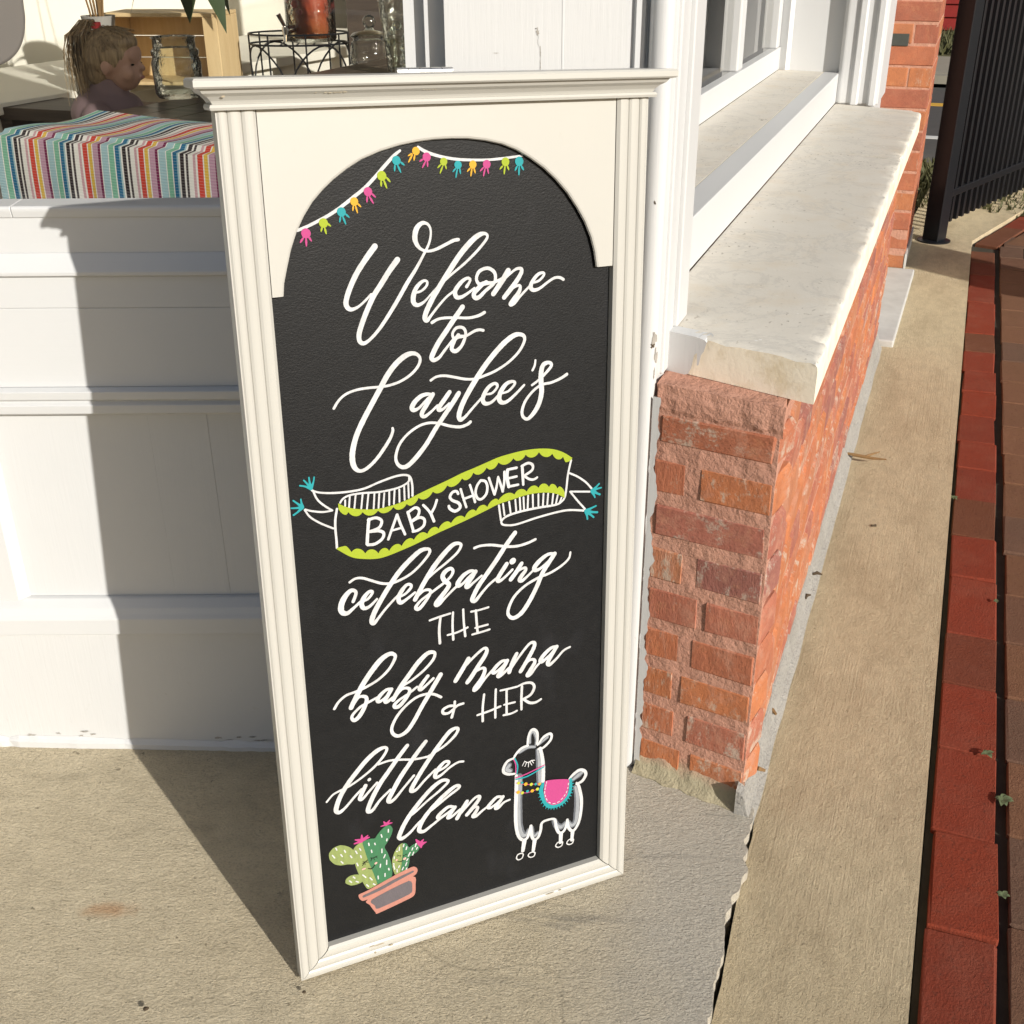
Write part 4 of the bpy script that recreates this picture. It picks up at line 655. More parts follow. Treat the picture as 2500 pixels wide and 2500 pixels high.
for i in range(n+1):
    t = i/n; p = e1*(.225*t); nrm = Vector((-e1.y, e1.x, 0)); wd = .020+.010*noise.noise(Vector((t*8, 3, 1))); zz = -.031+.0405*(t*.21)
    vs += [(p.x+.006, p.y, .028+.02*noise.noise(Vector((t*6, 8, 0)))), (p+nrm*.006+Vector((0, 0, .012+zz))), (p+nrm*wd+Vector((0, 0, zz+.001))), (p+nrm*wd+Vector((0, 0, zz-.05)))]
b.q(vs, [(i*4+j, (i+1)*4+j, (i+1)*4+j+1, i*4+j+1) for i in range(n) for j in range(3)])
b.build('mortar_fillet', M['mortar'], bulk, smooth=True)

# stone step
o = MB().prism([(2.935, -.066), (4.07, -.080), (4.07, .42), (2.935, .42)], -.09, -.022).build('stone_step', M['step'], None, bevel=.006)
o.matrix_world = SIDE; tag(o, 'long grey marble block at the foot of the brick wall near the gate', 'stone block')

# brick pier beyond the ledge
pier = empty('brick_pier', SIDE @ Matrix.Translation((4.1, 0, 0)), 'tall red brick pier with a dark vent plate beside the black gate', 'brick pier')
MB().box(.0025, .60, -.0215, .60, -.1, 3.0).build('mortar_core', M['mortar'], pier)
pier_ms = brick_meshes('brick', .215, .10, .083, 5, .004, .0016, M['brick_pier'])
for i in range(33):
    z = .008+.0925*(i+1)-.05; a = -.024; k = i
    xs = [-.024, .082, .306, .53] if i % 2 else [-.024, .196, .302, .53]
    for j in range(3):
        if xs[j] > .56: continue
        L = xs[j+1]-xs[j]-.008
        place(rnd.choice(pier_ms), 'brick', pier, (.05+rnd.uniform(-.002, .002), xs[j]+L/2, z), math.pi/2, (L/.215, 1, 1))
    if i < 16:
        for j in range(2):
            L = .215; place(rnd.choice(pier_ms), 'brick', pier, (.215+j*.225, -.024+.05, z), 0, (1, 1, 1))
MB().box(-.006, .02, .096, .198, .975, 1.026).build('vent_plate', M['plate'], pier, bevel=.002)
MB().box(.0, .59, -.032, -.0245, -.085, .04).build('flashing', M['step'], pier)

# gate
gate = empty('iron_gate', Matrix.Translation((2.263, 6.17, ZS)), 'black iron gate of upright square pickets with a thick post by the brick pier', 'gate')
gd = Vector((.66, .751, 0)).normalized(); ga = math.atan2(gd.y, gd.x)
po = MB().box(-.045, .045, -.045, .045, 0, 2.3).build('post', M['iron'], gate, bevel=.004); po.rotation_euler = (0, 0, ga-.12)
MB().lathe([(.085, 0), (.085, .006), (.06, .010)], n=20).build('base_plate', M['iron'], gate)
off = gd*.075
def rail(z, h, w_):
    o = MB().box(0, 1.42, -w_/2, w_/2, z, z+h).build('rail', M['iron'], gate, bevel=.002); o.location = off*.6; o.rotation_euler = (0, 0, ga)
rail(.215, .036, .036); rail(1.19, .045, .036); rail(1.95, .036, .036)
pk = MB().box(-.0135, .0135, -.0135, .0135, .075, 2.12).build('picket', M['iron'], gate, bevel=.0015, seg=1)
for i in range(17):
    o = pk if i == 0 else inst(pk, gate, (0, 0, 0))
    o.location = gd*(.085+.0805*i); o.rotation_euler = (0, 0, ga)
o = MB().box(-.02, .02, -.02, .02, .07, 2.14).build('end_stile', M['iron'], gate); o.location = gd*1.475; o.rotation_euler = (0, 0, ga)

# brick gate pillar on the street side of the path, outside the picture, whose shade crosses the strip
gp = empty('gate_pillar', Matrix.Translation((4.15, 3.27, -.07)), 'square brick pillar beside the brick path opposite the gate', 'pillar')
MB().box(-.165, .165, -.165, .165, 0, 1.64).build('shaft', M['brick_pier'], gp, bevel=.006); MB().box(-.185, .185, -.185, .185, 1.6402, 1.70).build('cap', M['step'], gp, bevel=.008)
# red house across the street
house = empty('red_house', SIDE @ Matrix.Translation((17.0, 0, .03)), 'dark red clapboard house across the street beyond the gate', 'house')
MB().box(0, 7, -9, 9, 0, 4.5).build('wall', M['red'], house)
for i in range(26): MB().prism([(-.03, .17*i+.02), (0, .17*i+.02), (0, .17*i+.185)], -9, 9, 'y').build('clapboard', M['red'], house)
MB().prism([(-.5, 4.5), (3.5, 7.2), (7.5, 4.5)], -9.4, 9.4, 'y').build('roof', M['asphalt'], house)
rl = MB(); 
for x in (0, 1.0, 2.0): rl.tube([(-1.0, -.9+x*.9, 0), (-1.0, -.9+x*.9, .75+.0*x)], .02)
rl.tube([(-1.0, -1.0, .52), (-1.0, 1.0, .95)], .02); rl.tube([(-1.0, -1.0, .35), (-1.0, 1.0, .78)], .015)
rl.build('stair_rail', M['iron'], house)
# ---------------------------------------------------------------- chalkboard sign
sign = empty('chalkboard_sign', SIGN, 'cream framed chalkboard sign with white hand lettering and painted llama standing on concrete', 'sign board')
SW, SH, TH, REC = .588, 1.309, .025, .014
def reed(x0, x1, dip=.0020, n=5):       # one rounded reed across x0..x1 as (x, y) points, face towards -y
    out = []
    for i in range(n+1):
        t = i/n; out.append((x0+(x1-x0)*t, dip*(abs(2*t-1)**3)))
    return out
left = [(0, TH), (0, .002)]+reed(.0015, .0130)[0:]+[(.0138, .0034)]+reed(.0146, .0295)+[(.0303, .0034)]+reed(.0311, .0470)[:-1]+[(.0480, .004), (.0490, TH)]
def stile(mirror, dx):
    p = [((SW-x) if mirror else x, y) for x, y in left]
    bm = MB(); n = len(p); z1 = SH
    lo = [(x, y, ((SW-x) if mirror else x)*1.02) for x, y in p]; hi = [(x, y, z1) for x, y in p]      # mitred foot
    bm.q(lo+hi, [tuple(range(n-1, -1, -1)), tuple(range(n, 2*n))]+[(i, (i+1) % n, n+(i+1) % n, n+i) for i in range(n)])
    return bm.build('stile', M['cream'], sign)
stile(False, 0); stile(True, 0)
bm_ = MB(); p = left; n = len(p)
lo = [(x*1.02+.0006, y, x) for x, y in p]; hi = [(SW-x*1.02-.0006, y, x) for x, y in p]
bm_.q(lo+hi, [tuple(range(n-1, -1, -1)), tuple(range(n, 2*n))]+[(i, (i+1) % n, n+(i+1) % n, n+i) for i in range(n)])
bm_.build('bottom_rail', M['cream_h'], sign)
# crown: cornice with mitred returns
cr = [(0.0, 1.3062), (-.0065, 1.3064), (-.0078, 1.3095), (-.0065, 1.3125), (-.0035, 1.3132), (-.0055, 1.317), (-.0105, 1.322), (-.0165, 1.3255), (-.0195, 1.330), (-.0255, 1.331), (-.0275, 1.333), (-.0275, 1.3395), (-.0255, 1.3420), (0, 1.3428)]
vs = []; m = len(cr)
for o, z in cr:
    e = -o; vs += [(-e, TH+.004, z), (-e, o, z), (SW+e, o, z), (SW+e, TH+.004, z)]
fs = [(i*4+j, i*4+j+1, (i+1)*4+j+1, (i+1)*4+j) for i in range(m-1) for j in range(3)]
fs += [(i*4+3, i*4, (i+1)*4, (i+1)*4+3) for i in range(m-1)]+[(0, 1, 2, 3), ((m-1)*4+3, (m-1)*4+2, (m-1)*4+1, (m-1)*4)]
MB().q(vs, fs).build('crown_moulding', M['cream_h'], sign)
arch = [(.0643, 1.0824), (.0663, 1.098), (.0716, 1.1167), (.0784, 1.139), (.0874, 1.1605), (.0982, 1.1790), (.11, 1.1949), (.1240, 1.2087), (.1386, 1.2205), (.1565, 1.2323), (.176, 1.2426), (.201, 1.2513), (.2273, 1.2575), (.2510, 1.2610), (.2745, 1.2628), (.2975, 1.2630), (.3202, 1.2621), (.3455, 1.2587), (.3695, 1.2532), (.3905, 1.2450), (.4099, 1.2339), (.4305, 1.2200), (.449, 1.2039), (.4662, 1.1857), (.4814, 1.1651), (.4940, 1.1450), (.5039, 1.1235), (.5100, 1.1030), (.5137, 1.0817)]
y0, y1 = .0045, .0078; xl, xr = .0492, SW-.0492
b = MB(); na = len(arch); ch = .0035
outer = [(xl, 1.0824)]+[(xl, 1.0824+(1.3060-1.0824)*i/6) for i in range(1, 7)]+[(xl+(xr-xl)*i/16, 1.3060) for i in range(1, 16)]+[(xr, 1.3060-(1.3060-1.0817)*i/6) for i in range(0, 7)]
assert len(outer) == na+0 or True
k = na; outer = []
for i in range(k):
    x, z = arch[i]
    if i == 0: outer.append((xl, 1.0824))
    elif i == k-1: outer.append((xr, 1.0817))
    else:
        if i < 8: outer.append((xl, 1.0824+(1.3060-1.0824)*i/8))
        elif i > k-9: outer.append((xr, 1.0817+(1.3060-1.0817)*(k-1-i)/8))
        else: outer.append((xl+(xr-xl)*(i-8)/(k-17), 1.3060))
vs = []
for i in range(k):
    ax, az = arch[i]; ox, oz = outer[i]
    pa = Vector(arch[max(i-1, 0)]); pb = Vector(arch[min(i+1, k-1)]); t = (pb-pa).normalized(); nx, nz = -t.y, t.x     # outward from the opening
    if i in (0, k-1): nx, nz = (-1, 0) if i == 0 else (1, 0)
    vs += [(ox, y0, oz), (ax+nx*ch, y0, az+nz*ch), (ax+nx*ch*.3, y0+ch*.3, az+nz*ch*.3), (ax, y0+ch, az), (ax, y1, az), (ox, y1, oz)]
fs = [(i*6+j, i*6+(j+1) % 6, (i+1)*6+(j+1) % 6, (i+1)*6+j) for i in range(k-1) for j in range(6)]+[tuple(range(6)), tuple((k-1)*6+j for j in range(5, -1, -1))]
ap = MB().q(vs, fs).build('arch_panel', M['cream'], sign)
cb = MB().box(.0385, SW-.0385, REC, REC+.008, .0385, 1.3050).build('chalkboard', M['board'], sign)
MB().box(.030, SW-.030, TH+.0005, TH+.006, .03, 1.300).build('back_panel', M['wood_raw'], sign)
# rear leaf on a hinge
rear = bpy.data.objects.new('rear_leaf', None); COL.objects.link(rear); rear.parent = sign; rear.location = (0, TH+.012, 1.300); rear.rotation_euler = (-R(-7.0), 0, 0)
for x0 in (.055, SW-.10): MB().box(x0, x0+.045, 0, .020, -1.285, 0).build('leg', M['cream'], rear, bevel=.002)
MB().box(.1002, SW-.1002, 0, .018, -1.22, -1.17).build('cross_rail', M['cream_h'], rear); MB().box(.1002, SW-.1002, 0, .018, -.05, -.001).build('cross_rail', M['cream_h'], rear)
hg = MB()
for i in range(5): hg.tube([(.238+i*.0152, TH+.010, 1.3445), (.238+i*.0152+.0145, TH+.010, 1.3445)], .0042, 12)
hg.box(.238, .313, TH+.006, TH+.012, 1.300, 1.3440)
hg.build('hinge', M['metal'], sign, smooth=True)
# bare patches where the paint is chipped off the crown and feet
def chips(name, specs, y, mat=M['wood_raw']):
    b = MB(); rr = random.Random(3)
    for x, z, wd, h in specs:
        n = 7; pts = [(x+wd*(.5*math.cos(2*math.pi*i/n))*rr.uniform(.6, 1.1), y, z+h*.5*math.sin(2*math.pi*i/n)*rr.uniform(.6, 1.1)) for i in range(n)]
        b.q(pts, [tuple(range(n-1, -1, -1))])
    return b.build(name, mat, sign)
M['chip'] = plain('chipped_paint', (.34, .29, .21), .8, .3, 60)
chips('chipped_paint', [(.118+i*.006, 1.3237+random.uniform(-.0006, .0006), random.uniform(.003, .008), random.uniform(.001, .0016)) for i in range(7)]+[(.255+i*.004, 1.3237, .0028, .0012) for i in range(5)]+[(.008, 1.322, .006, .003)], -.0138, M['chip'])
chips('chipped_paint', [(.13, .0235, .026, .003), (.118, .0245, .01, .0025), (.15, .0145, .008, .004), (.123, .010, .004, .005), (.44, .0125, .02, .002), (.46, .0128, .008, .002)], -.0004, M['chip'])

# lettering and drawings: painted strokes lying on the board
def catmull(P, n):
    out = []
    for i in range(len(P)-1):
        p0 = P[max(i-1, 0)]; p1 = P[i]; p2 = P[i+1]; p3 = P[min(i+2, len(P)-1)]
        for k_ in range(n):
            t = k_/n; t2 = t*t; t3 = t2*t
            out.append(tuple(.5*((2*b)+(c-a)*t+(2*a-5*b+4*c-d)*t2+(3*b-a-3*c+d)*t3) for a, b, c, d in zip(p0, p1, p2, p3)))
    out.append(tuple(P[-1])); return out
class Ink:
    def __init__(s, base, k=1.0): s.k = k; s.mb = MB(); s.d = REC-base; s.stp = 1.0e-6
    def nd(s): s.d -= s.stp; return s.d
    def stroke(s, P):
        P = [tuple(a*1e-4 for a in p) for p in P]
        L = sum(math.dist(P[i][:2], P[i+1][:2]) for i in range(len(P)-1))/max(1, len(P)-1)
        C_ = catmull(P, max(2, min(9, int(L/.0022)))) if len(P) > 1 else P
        row = []; m = len(C_)
        d0 = s.nd()
        def cap(c, ang, wd):
            pts = [(c[0]+wd*math.cos(ang+a), s.d, c[1]+wd*math.sin(ang+a)) for a in [math.pi*(i/6-.5) for i in range(7)]]
            s.mb.q(pts, [tuple(range(7))])
        for i, (x, z, wd) in enumerate(C_):
            a = C_[max(i-1, 0)]; c = C_[min(i+1, m-1)]; tx, tz = c[0]-a[0], c[1]-a[1]; l = math.hypot(tx, tz) or 1e-9; tx /= l; tz /= l
            h = s.k*max(wd, .0006)/2*((.86+.10*min(1, max(0, (wd-.0035)/.0035)))+.07*noise.noise(Vector((x*300, z*300, 0)))); d = s.nd()
            row.append(((x-tz*h, d, z+tx*h), (x+tz*h, d, z-tx*h)))
            if i == 0: cap((x, z), math.atan2(tz, tx)+math.pi, h)
            if i == m-1: s.nd(); cap((x, z), math.atan2(tz, tx), h)
        vs = [q for r_ in row for q in r_]; s.mb.q(vs, [(2*i, 2*i+1, 2*i+3, 2*i+2) for i in range(m-1)])
        for _ in range(3): s.nd()
    def strokes(s, key, a=0, b=None):
        for st_ in INK[key].split(';')[a:b]: s.stroke([tuple(float(v) for v in p.split(',')) for p in st_.split()])
        return s
    def poly(s, key, smooth=True):
        P = [tuple(float(v)*1e-4 for v in p.split(',')) for p in INK['poly_'+key].split()]
        if smooth:
            n = len(P); Q = []
            for i in range(n):
                p0, p1, p2, p3 = P[i-1], P[i], P[(i+1) % n], P[(i+2) % n]
                sharp = 0
                for k_ in range(4):
                    t = k_/4; t2 = t*t; t3 = t2*t
                    Q.append(tuple(.5*((2*b)+(c-a)*t*.8+(2*a-5*b+4*c-d)*t2*.8+(3*b-a-3*c+d)*t3*.8+((c-b)*2*(t*.2)+0)) if False else (b+(c-b)*t)*.35+.65*.5*((2*b)+(c-a)*t+(2*a-5*b+4*c-d)*t2+(3*b-a-3*c+d)*t3) for a, b, c, d in zip(p0, p1, p2, p3)))
            P = Q
        d = s.nd(); s.nd(); s.nd(); s.mb.q([(x, d, z) for x, z in P], [tuple(range(len(P)))]); return s
    def scallop(s, key, up):
        rows = [tuple(float(v)*1e-4 for v in p.split(',')) for p in INK[key].split()]
        for i in range(len(rows)-1):
            A, B = rows[i], rows[i+1]; pm = rows[max(i-1, 0)]; pn = rows[min(i+2, len(rows)-1)]; n = 8; vs = []; d = s.nd()
            for k_ in range(n+1):
                t = k_/n; t2 = t*t; t3 = t2*t
                ux, uz = [.5*((2*b)+(c-a)*t+(2*a-5*b+4*c-e)*t2+(3*b-a-3*c+e)*t3) for a, b, c, e in zip(pm[:2], A[:2], B[:2], pn[:2])]
                jx, jz = A[2]+(B[2]-A[2])*t, A[3]+(B[3]-A[3])*t
                wx, wz = jx-ux, jz-uz; l = math.hypot(wx, wz) or 1e-9
                bul = .0062*(1-abs(2*t-1)**2.4); vs += [(ux, d, uz), (jx+wx/l*bul, d, jz+wz/l*bul)]
            s.mb.q(vs, [(2*i_, 2*i_+1, 2*i_+3, 2*i_+2) for i_ in range(n)])
        return s
    def done(s, name, col, parent=None, label=None):
        o = s.mb.build(name, I_[col], parent or cb, label=label); return o
E_ = .0004
for key in ('welcome', 'to', 'name', 'celebrating', 'the', 'baby', 'and', 'mama', 'her', 'little', 'llama_word'):
    Ink(E_).strokes(key).done('painted_word', 'white')
Ink(E_+.0007).strokes('caps1').done('painted_word', 'white')
Ink(E_).strokes('banner_line', 0, 6).strokes('banner_line', 11, 24).done('painted_banner', 'white'); Ink(E_).strokes('banner_line', 6, 11).strokes('banner_line', 24, 37).done('painted_banner', 'white')
for key in ('scallop_top', 'scallop_low'): Ink(E_+.0006).scallop(key, False).done('painted_banner_trim', 'lime')
for i in range(4): Ink(E_+.0008).strokes('banner_teal', 4*i, 4*i+4).done('painted_tassel', 'teal')
Ink(E_).strokes('garland_string').done('painted_garland', 'white')
for c in ('pink', 'lime', 'teal', 'yellow'):
    for i in range((INK['tassel_'+c].count(';')+1)//4): Ink(E_+.0006).strokes('tassel_'+c, 4*i, 4*i+4).done('painted_tassel', c)
Ink(E_).strokes('llama_grey').done('painted_llama_shading', 'greyed'); Ink(E_+.0004, .52).strokes('llama_grey').done('painted_llama_shading', 'midgrey'); Ink(E_+.0008, .84).strokes('llama_line').done('painted_llama', 'white')
Ink(E_+.0014).poly('llama_blanket').done('painted_blanket', 'pink'); Ink(E_+.0010).strokes('llama_blanket_edge').done('painted_blanket_fringe', 'teal')
Ink(E_+.0016).strokes('llama_dash').done('painted_stitching', 'white')
Ink(E_+.0012).strokes('llama_teal').done('painted_halter', 'teal'); Ink(E_+.0011).strokes('llama_pink').done('painted_halter', 'pink')
for i in range(4): Ink(E_+.0014).strokes('llama_bead', i, i+1).done('painted_bead', 'yellow'); Ink(E_+.0014).strokes('llama_bead2', i, i+1).done('painted_bead', 'bead')
Ink(E_).poly('cactus_light2').poly('cactus_light3').poly('cactus_light').poly('cactus_light4').done('painted_cactus', 'lgreen')
Ink(E_+.0003).poly('cactus_dark').poly('cactus_dark2').done('painted_cactus', 'dgreen')
Ink(E_+.0006).poly('pot_body').poly('pot_rim').done('painted_pot', 'terra'); Ink(E_+.0009).poly('pot_in').strokes('pot_stripe').done('painted_pot', 'slate')
for a, c in ((0, 5), (5, 9), (9, 13)): Ink(E_+.0006).strokes('flower', a, c).done('painted_flower', 'pink')
tag(Ink(E_+.0006).strokes('cactus_spine').done('painted_spine', 'white'), kind='stuff')
for i in range(4): Ink(E_+.0007).strokes('cheek', i, i+1).done('painted_cheek', 'blush')
Ink(E_+.0009).strokes('cactus_face').done('painted_face', 'black')

# ---------------------------------------------------------------- inside the shop
MB().prism([(-5.3, 2.035), (.24, 2.035), (1.6, 5.6), (2.7, 8.6), (-5.3, 8.6)], .10, .15).build('room_floor', M['floor'], shop, loc=SO)
T_ = Vector((.45, .893, 0)).normalized(); N_ = Vector((T_.y, -T_.x, 0)); TA = math.atan2(T_.y, T_.x)
W0 = Vector((-2.19, 5.26, 0))
def along(u, v, z): return W0+T_*u+N_*v+Vector((0, 0, z))
def rot(name_b, nm, mat, u, v, z=0, parent=shop, **k):
    o = name_b.build(nm, mat, parent, **k); p_ = along(u, v, z); o.location = p_+(SO if parent is shop else Vector()); o.rotation_euler = (0, 0, TA); return o
rot(MB().box(-4.2, 5.5, 0, .1, .15, 4.1), 'partition_wall', M['inwall'], 0, 0)
rot(MB().box(-4.2, 5.5, -.05, -.002, .15, .84), 'wainscot', M['inwall'], 0, 0); rot(MB().box(-4.2, 5.5, -.10, -.002, .8402, .905), 'wainscot_cap', M['inwall'], 0, 0, bevel=.008)
sp(MB().box(-5.2, 2.6, 8.6, 8.7, .15, 4.1), 'back_wall', M['inwall']); sp(MB().box(-5.3, -5.2, 2.04, 8.7, .15, 4.1), 'end_wall', M['inwall'])
sp(MB().prism([(-5.3, 2.035), (.24, 2.035), (1.6, 5.6), (2.7, 8.6), (-5.3, 8.6)], 4.1, 4.19), 'ceiling', M['inceil'])
sw(MB().box(3.32, 7.6, .3, .5, -.1, 4.19), 'rear_side_wall', M['inwall'])
# table and runner
NEAR = Matrix.Translation((0, 0, .285)) @ Matrix.Scale(.81, 4)
NEARG = Matrix.Translation((0, 0, .15)) @ Matrix.Scale(.9, 4)
TF = NEAR @ Matrix.Translation((-1.30, 2.995, 0)) @ Matrix.Rotation(math.atan2(-.43, .903), 4, 'Z')          # x along the short front edge, y along the table
tab = empty('display_table', TF, 'long dark weathered wooden table inside the window under the striped runner', 'table')
for i in range(7): MB().box(i*.121, i*.121+.119, 0, 2.35, .99, 1.025).build('plank', M['tabletop'], tab, bevel=.002, seg=1)
MB().box(.03, .82, .05, .085, .90, .9895).build('apron', M['tabletop'], tab); MB().box(.03, .82, 2.26, 2.30, .90, .9895).build('apron', M['tabletop'], tab)
lg = MB().box(-.035, .035, -.035, .035, -.1665, .9895).build('leg', M['tabletop'], tab, loc=(.08, .12, 0))
for x, y in ((.77, .12), (.08, 2.2), (.77, 2.2)): inst(lg, tab, (x, y, 0))
b = MB(); nu, nv = 44, 40; vs = []
for i in range(nu+1):
    u = .052+i/nu*.82
    for j in range(nv+1):
        v = j/nv*.66; fold = .010*math.sin(u*15+1.2)+.007*math.sin(u*37)
        if v < .30: p = (u, -.018-.010*math.sin(v*9)-abs(fold)*.9*(1-v/.33), .745+v*.96)           # hanging front
        elif v < .36:
            a = (v-.30)/.06*math.pi/2; p = (u, -.020+.03*math.sin(a)**2-.006*math.cos(a), 1.031-.0*a+.004*math.sin(a)+fold*.15)
        else:
            y_ = (v-.36); sk = .10*max(0, y_-.1)+(.06*(u-.05) if y_ > .2 else 0)
            rise = .004*math.sin(y_*22+u*9)*min(1, y_*7)+.004*math.sin(u*11-y_*14)*min(1, y_*6)
            p = (u+.05*math.sin(y_*7)*.4, .010+y_*(1.02-.25*max(0, u-.25)), 1.034+max(0, .010+rise))
        vs.append(p)
b.q(vs, [(i*(nv+1)+j, (i+1)*(nv+1)+j, (i+1)*(nv+1)+j+1, i*(nv+1)+j+1) for i in range(nu) for j in range(nv)])
o = b.build('table_runner', M['runner'], None, smooth=True); o.matrix_world = TF
tag(o, 'multicoloured striped cotton runner hanging over the end of the dark table', 'table runner')
b = MB(); vs = []
for i in range(7):
    for j in range(8): vs.append((.056-.055*(i/6)-.022*(1-j/7)*(i/6)+.004*math.sin(j*.9+i), -.012+i/6*.03, .745+j/7*.278))
b.q(vs, [(i*8+j, (i+1)*8+j, (i+1)*8+j+1, i*8+j+1) for i in range(6) for j in range(7)])
o = b.build('under_cloth', M['inwall'], None, smooth=True); o.matrix_world = TF; tag(o, 'plain white cloth end showing at the left of the striped runner', 'cloth')
# things on the far side
def glassjar(name, prof, loc, label, cat, mat='jarglass', n=32):
    e = empty(name, NEAR @ Matrix.Translation(loc), label, cat); MB().lathe(prof, n=n).build('jar_body', M[mat], e, smooth=True); return e
jar = glassjar('glass_jar', [(.0, .003), (.062, .004), (.070, .016), (.072, .10), (.066, .118), (.069, .124), (.069, .134), (.062, .140), (.061, .165), (.066, .169), (.062, .172), (.058, .166), (.057, .138), (.064, .118), (.068, .10), (.066, .018), (.0, .010)], (-.985, 3.66, 1.025), 'large clear glass jar standing on the table beside the girl', 'jar')
ctr = empty('counter', Matrix.Translation(along(-.6, .55, 0)) @ Matrix.Rotation(TA, 4, 'Z'), 'low white counter along the wall holding crate and drinks', 'counter')
MB().box(-.35, 2.7, -.42, .42, .92, .958).build('counter_top', M['inwall'], ctr, bevel=.004); MB().box(-.3, 2.65, -.38, .38, .15, .9195).build('counter_base', M['inwall'], ctr)
cr_ = empty('wooden_crate', Matrix.Translation((-1.30, 4.62, .958)) @ Matrix.Rotation(-.12, 4, 'Z'), 'open pale pine crate standing behind the glass jar', 'crate')
for nm, bx in (('top_board', (-.16, .27, -.10, .12, .232, .245)), ('side_board', (-.16, -.145, -.10, .12, 0, .2318)), ('side_board', (.215, .27, -.10, .12, 0, .2318)), ('back_board', (-.145, .215, .105, .118, .0, .075)), ('back_board', (-.145, .215, .105, .118, .078, .152)), ('back_board', (-.145, .215, .105, .118, .155, .2316)), ('bottom_board', (-.145, .215, -.10, .105, 0, .012))):
    MB().box(*bx).build(nm, M['pine'], cr_, bevel=.002, seg=1)
# wire stand with arches
ws = empty('wire_stand', Matrix.Translation((-.785, 4.66, .958)) @ Matrix.Rotation(.06, 4, 'Z'), 'black wire drink stand with arched sides behind the sign', 'stand')
b = MB(); Rr = .185
def ring(z, r_): b.tube([(r_*math.cos(a), .62*r_*math.sin(a), z) for a in [2*math.pi*i/28 for i in range(28)]], .0036, 6, close=True)
ring(.165, Rr); ring(.130, Rr)
for i in range(8):
    a = 2*math.pi*(i+.25)/8; b.tube([(Rr*math.cos(a), .62*Rr*math.sin(a), z) for z in (0, .165)], .0036, 6)
    a2_ = a+2*math.pi/8
    if i % 2 == 0:
        pts = []
        for k_ in range(13):
            t = k_/12; aa = a-.35+t*(2*math.pi/8+.7); pts.append((Rr*math.cos(aa), .62*Rr*math.sin(aa), .128*math.sin(math.pi*t)**.75))
        b.tube(pts, .0036, 6)
for k_ in range(-2, 3): b.tube([(k_*.06, -.10, .130), (k_*.06, .10, .130)], .003, 6)
b.build('wire_frame', M['iron'], ws, smooth=True)
dp = empty('drink_dispenser', Vector((-.735, 4.66, 1.0925)), 'glass dispenser of orange fruit tea on the black wire stand', 'drink dispenser')
MB().lathe([(0, .002), (.085, .003), (.092, .012), (.092, .30), (.080, .33), (.078, .33), (.088, .30), (.088, .014), (0, .008)], n=32).build('glass_tank', M['jarglass'], dp, smooth=True)
MB().lathe([(0, .010), (.084, .016), (.0865, .26), (0, .26)], n=32).build('tea', M['tea'], dp, smooth=True)
b = MB(); rr = random.Random(8)
for i in range(12): a = rr.uniform(0, 6.3); b.ball((.07*math.cos(a), .07*math.sin(a), rr.uniform(.10, .2)), rr.uniform(.016, .026), 8, 6)
b.build('fruit', M['fruit'], dp, smooth=True)
b = MB(); b.tube([(-.055, -.08, .05), (-.075, -.125, .05)], .014, 12); b.tube([(-.075, -.125, .035), (-.075, -.125, .062)], .012, 10); b.tube([(-.075, -.125, .06), (-.095, -.135, .105)], [.006, .009], 8); b.tube([(-.075, -.125, .038), (-.077, -.128, .012)], .008, 10); b.build('spigot', M['chrome'], dp, smooth=True)
MB().box(-.20, .20, 0, .012, 0, .30).build('board_face', M['darkwood'], empty('notice_board', Matrix.Translation((-.44, 4.98, .958)) @ Matrix.Rotation(.2, 4, 'Z'), 'dark board standing behind the lidded glass jar', 'board'))
lj = empty('lidded_jar', Vector((-.515, 4.62, .958)), 'squat clear glass jar with ball knob lid on a pale card box', 'jar')
MB().lathe([(.0, .062), (.074, .064), (.078, .08), (.070, .135), (.060, .142), (.064, .15), (.075, .156), (.06, .168), (.02, .176), (.012, .186), (0, .186)], n=32).build('jar_body', M['jarglass'], lj, smooth=True)
MB().ball((0, 0, .205), .024, 16, 10).build('lid_knob', M['jarglass'], lj, smooth=True)
bx = MB().box(-.075, .06, -.05, .05, .0, .061).build('card_box', M['inwall'], None, bevel=.002); bx.location = (-.515, 4.62, .9585); tag(bx, 'pale card box carrying the lidded glass jar', 'box')
jg = empty('glass_pitcher', NEAR @ Matrix.Translation((-.375, 4.22, 1.025)), 'tall clear water pitcher at the end of the dark table', 'pitcher')
MB().lathe([(0, .004), (.036, .006), (.040, .02), (.060, .20), (.064, .24), (.061, .24), (.057, .20), (.037, .022), (0, .012)], n=28).build('jar_body', M['jarglass'], jg, smooth=True)
MB().lathe([(0, .013), (.036, .022), (.049, .118), (0, .118)], n=28).build('water', M['jarglass'], jg, smooth=True)
b = MB()
for i in range(8): b.ball((rr.uniform(-.03, .03), rr.uniform(-.03, .03), .03+.018*i), rr.uniform(.010, .016), 6, 4)
b.build('ice', M['jarglass'], jg)
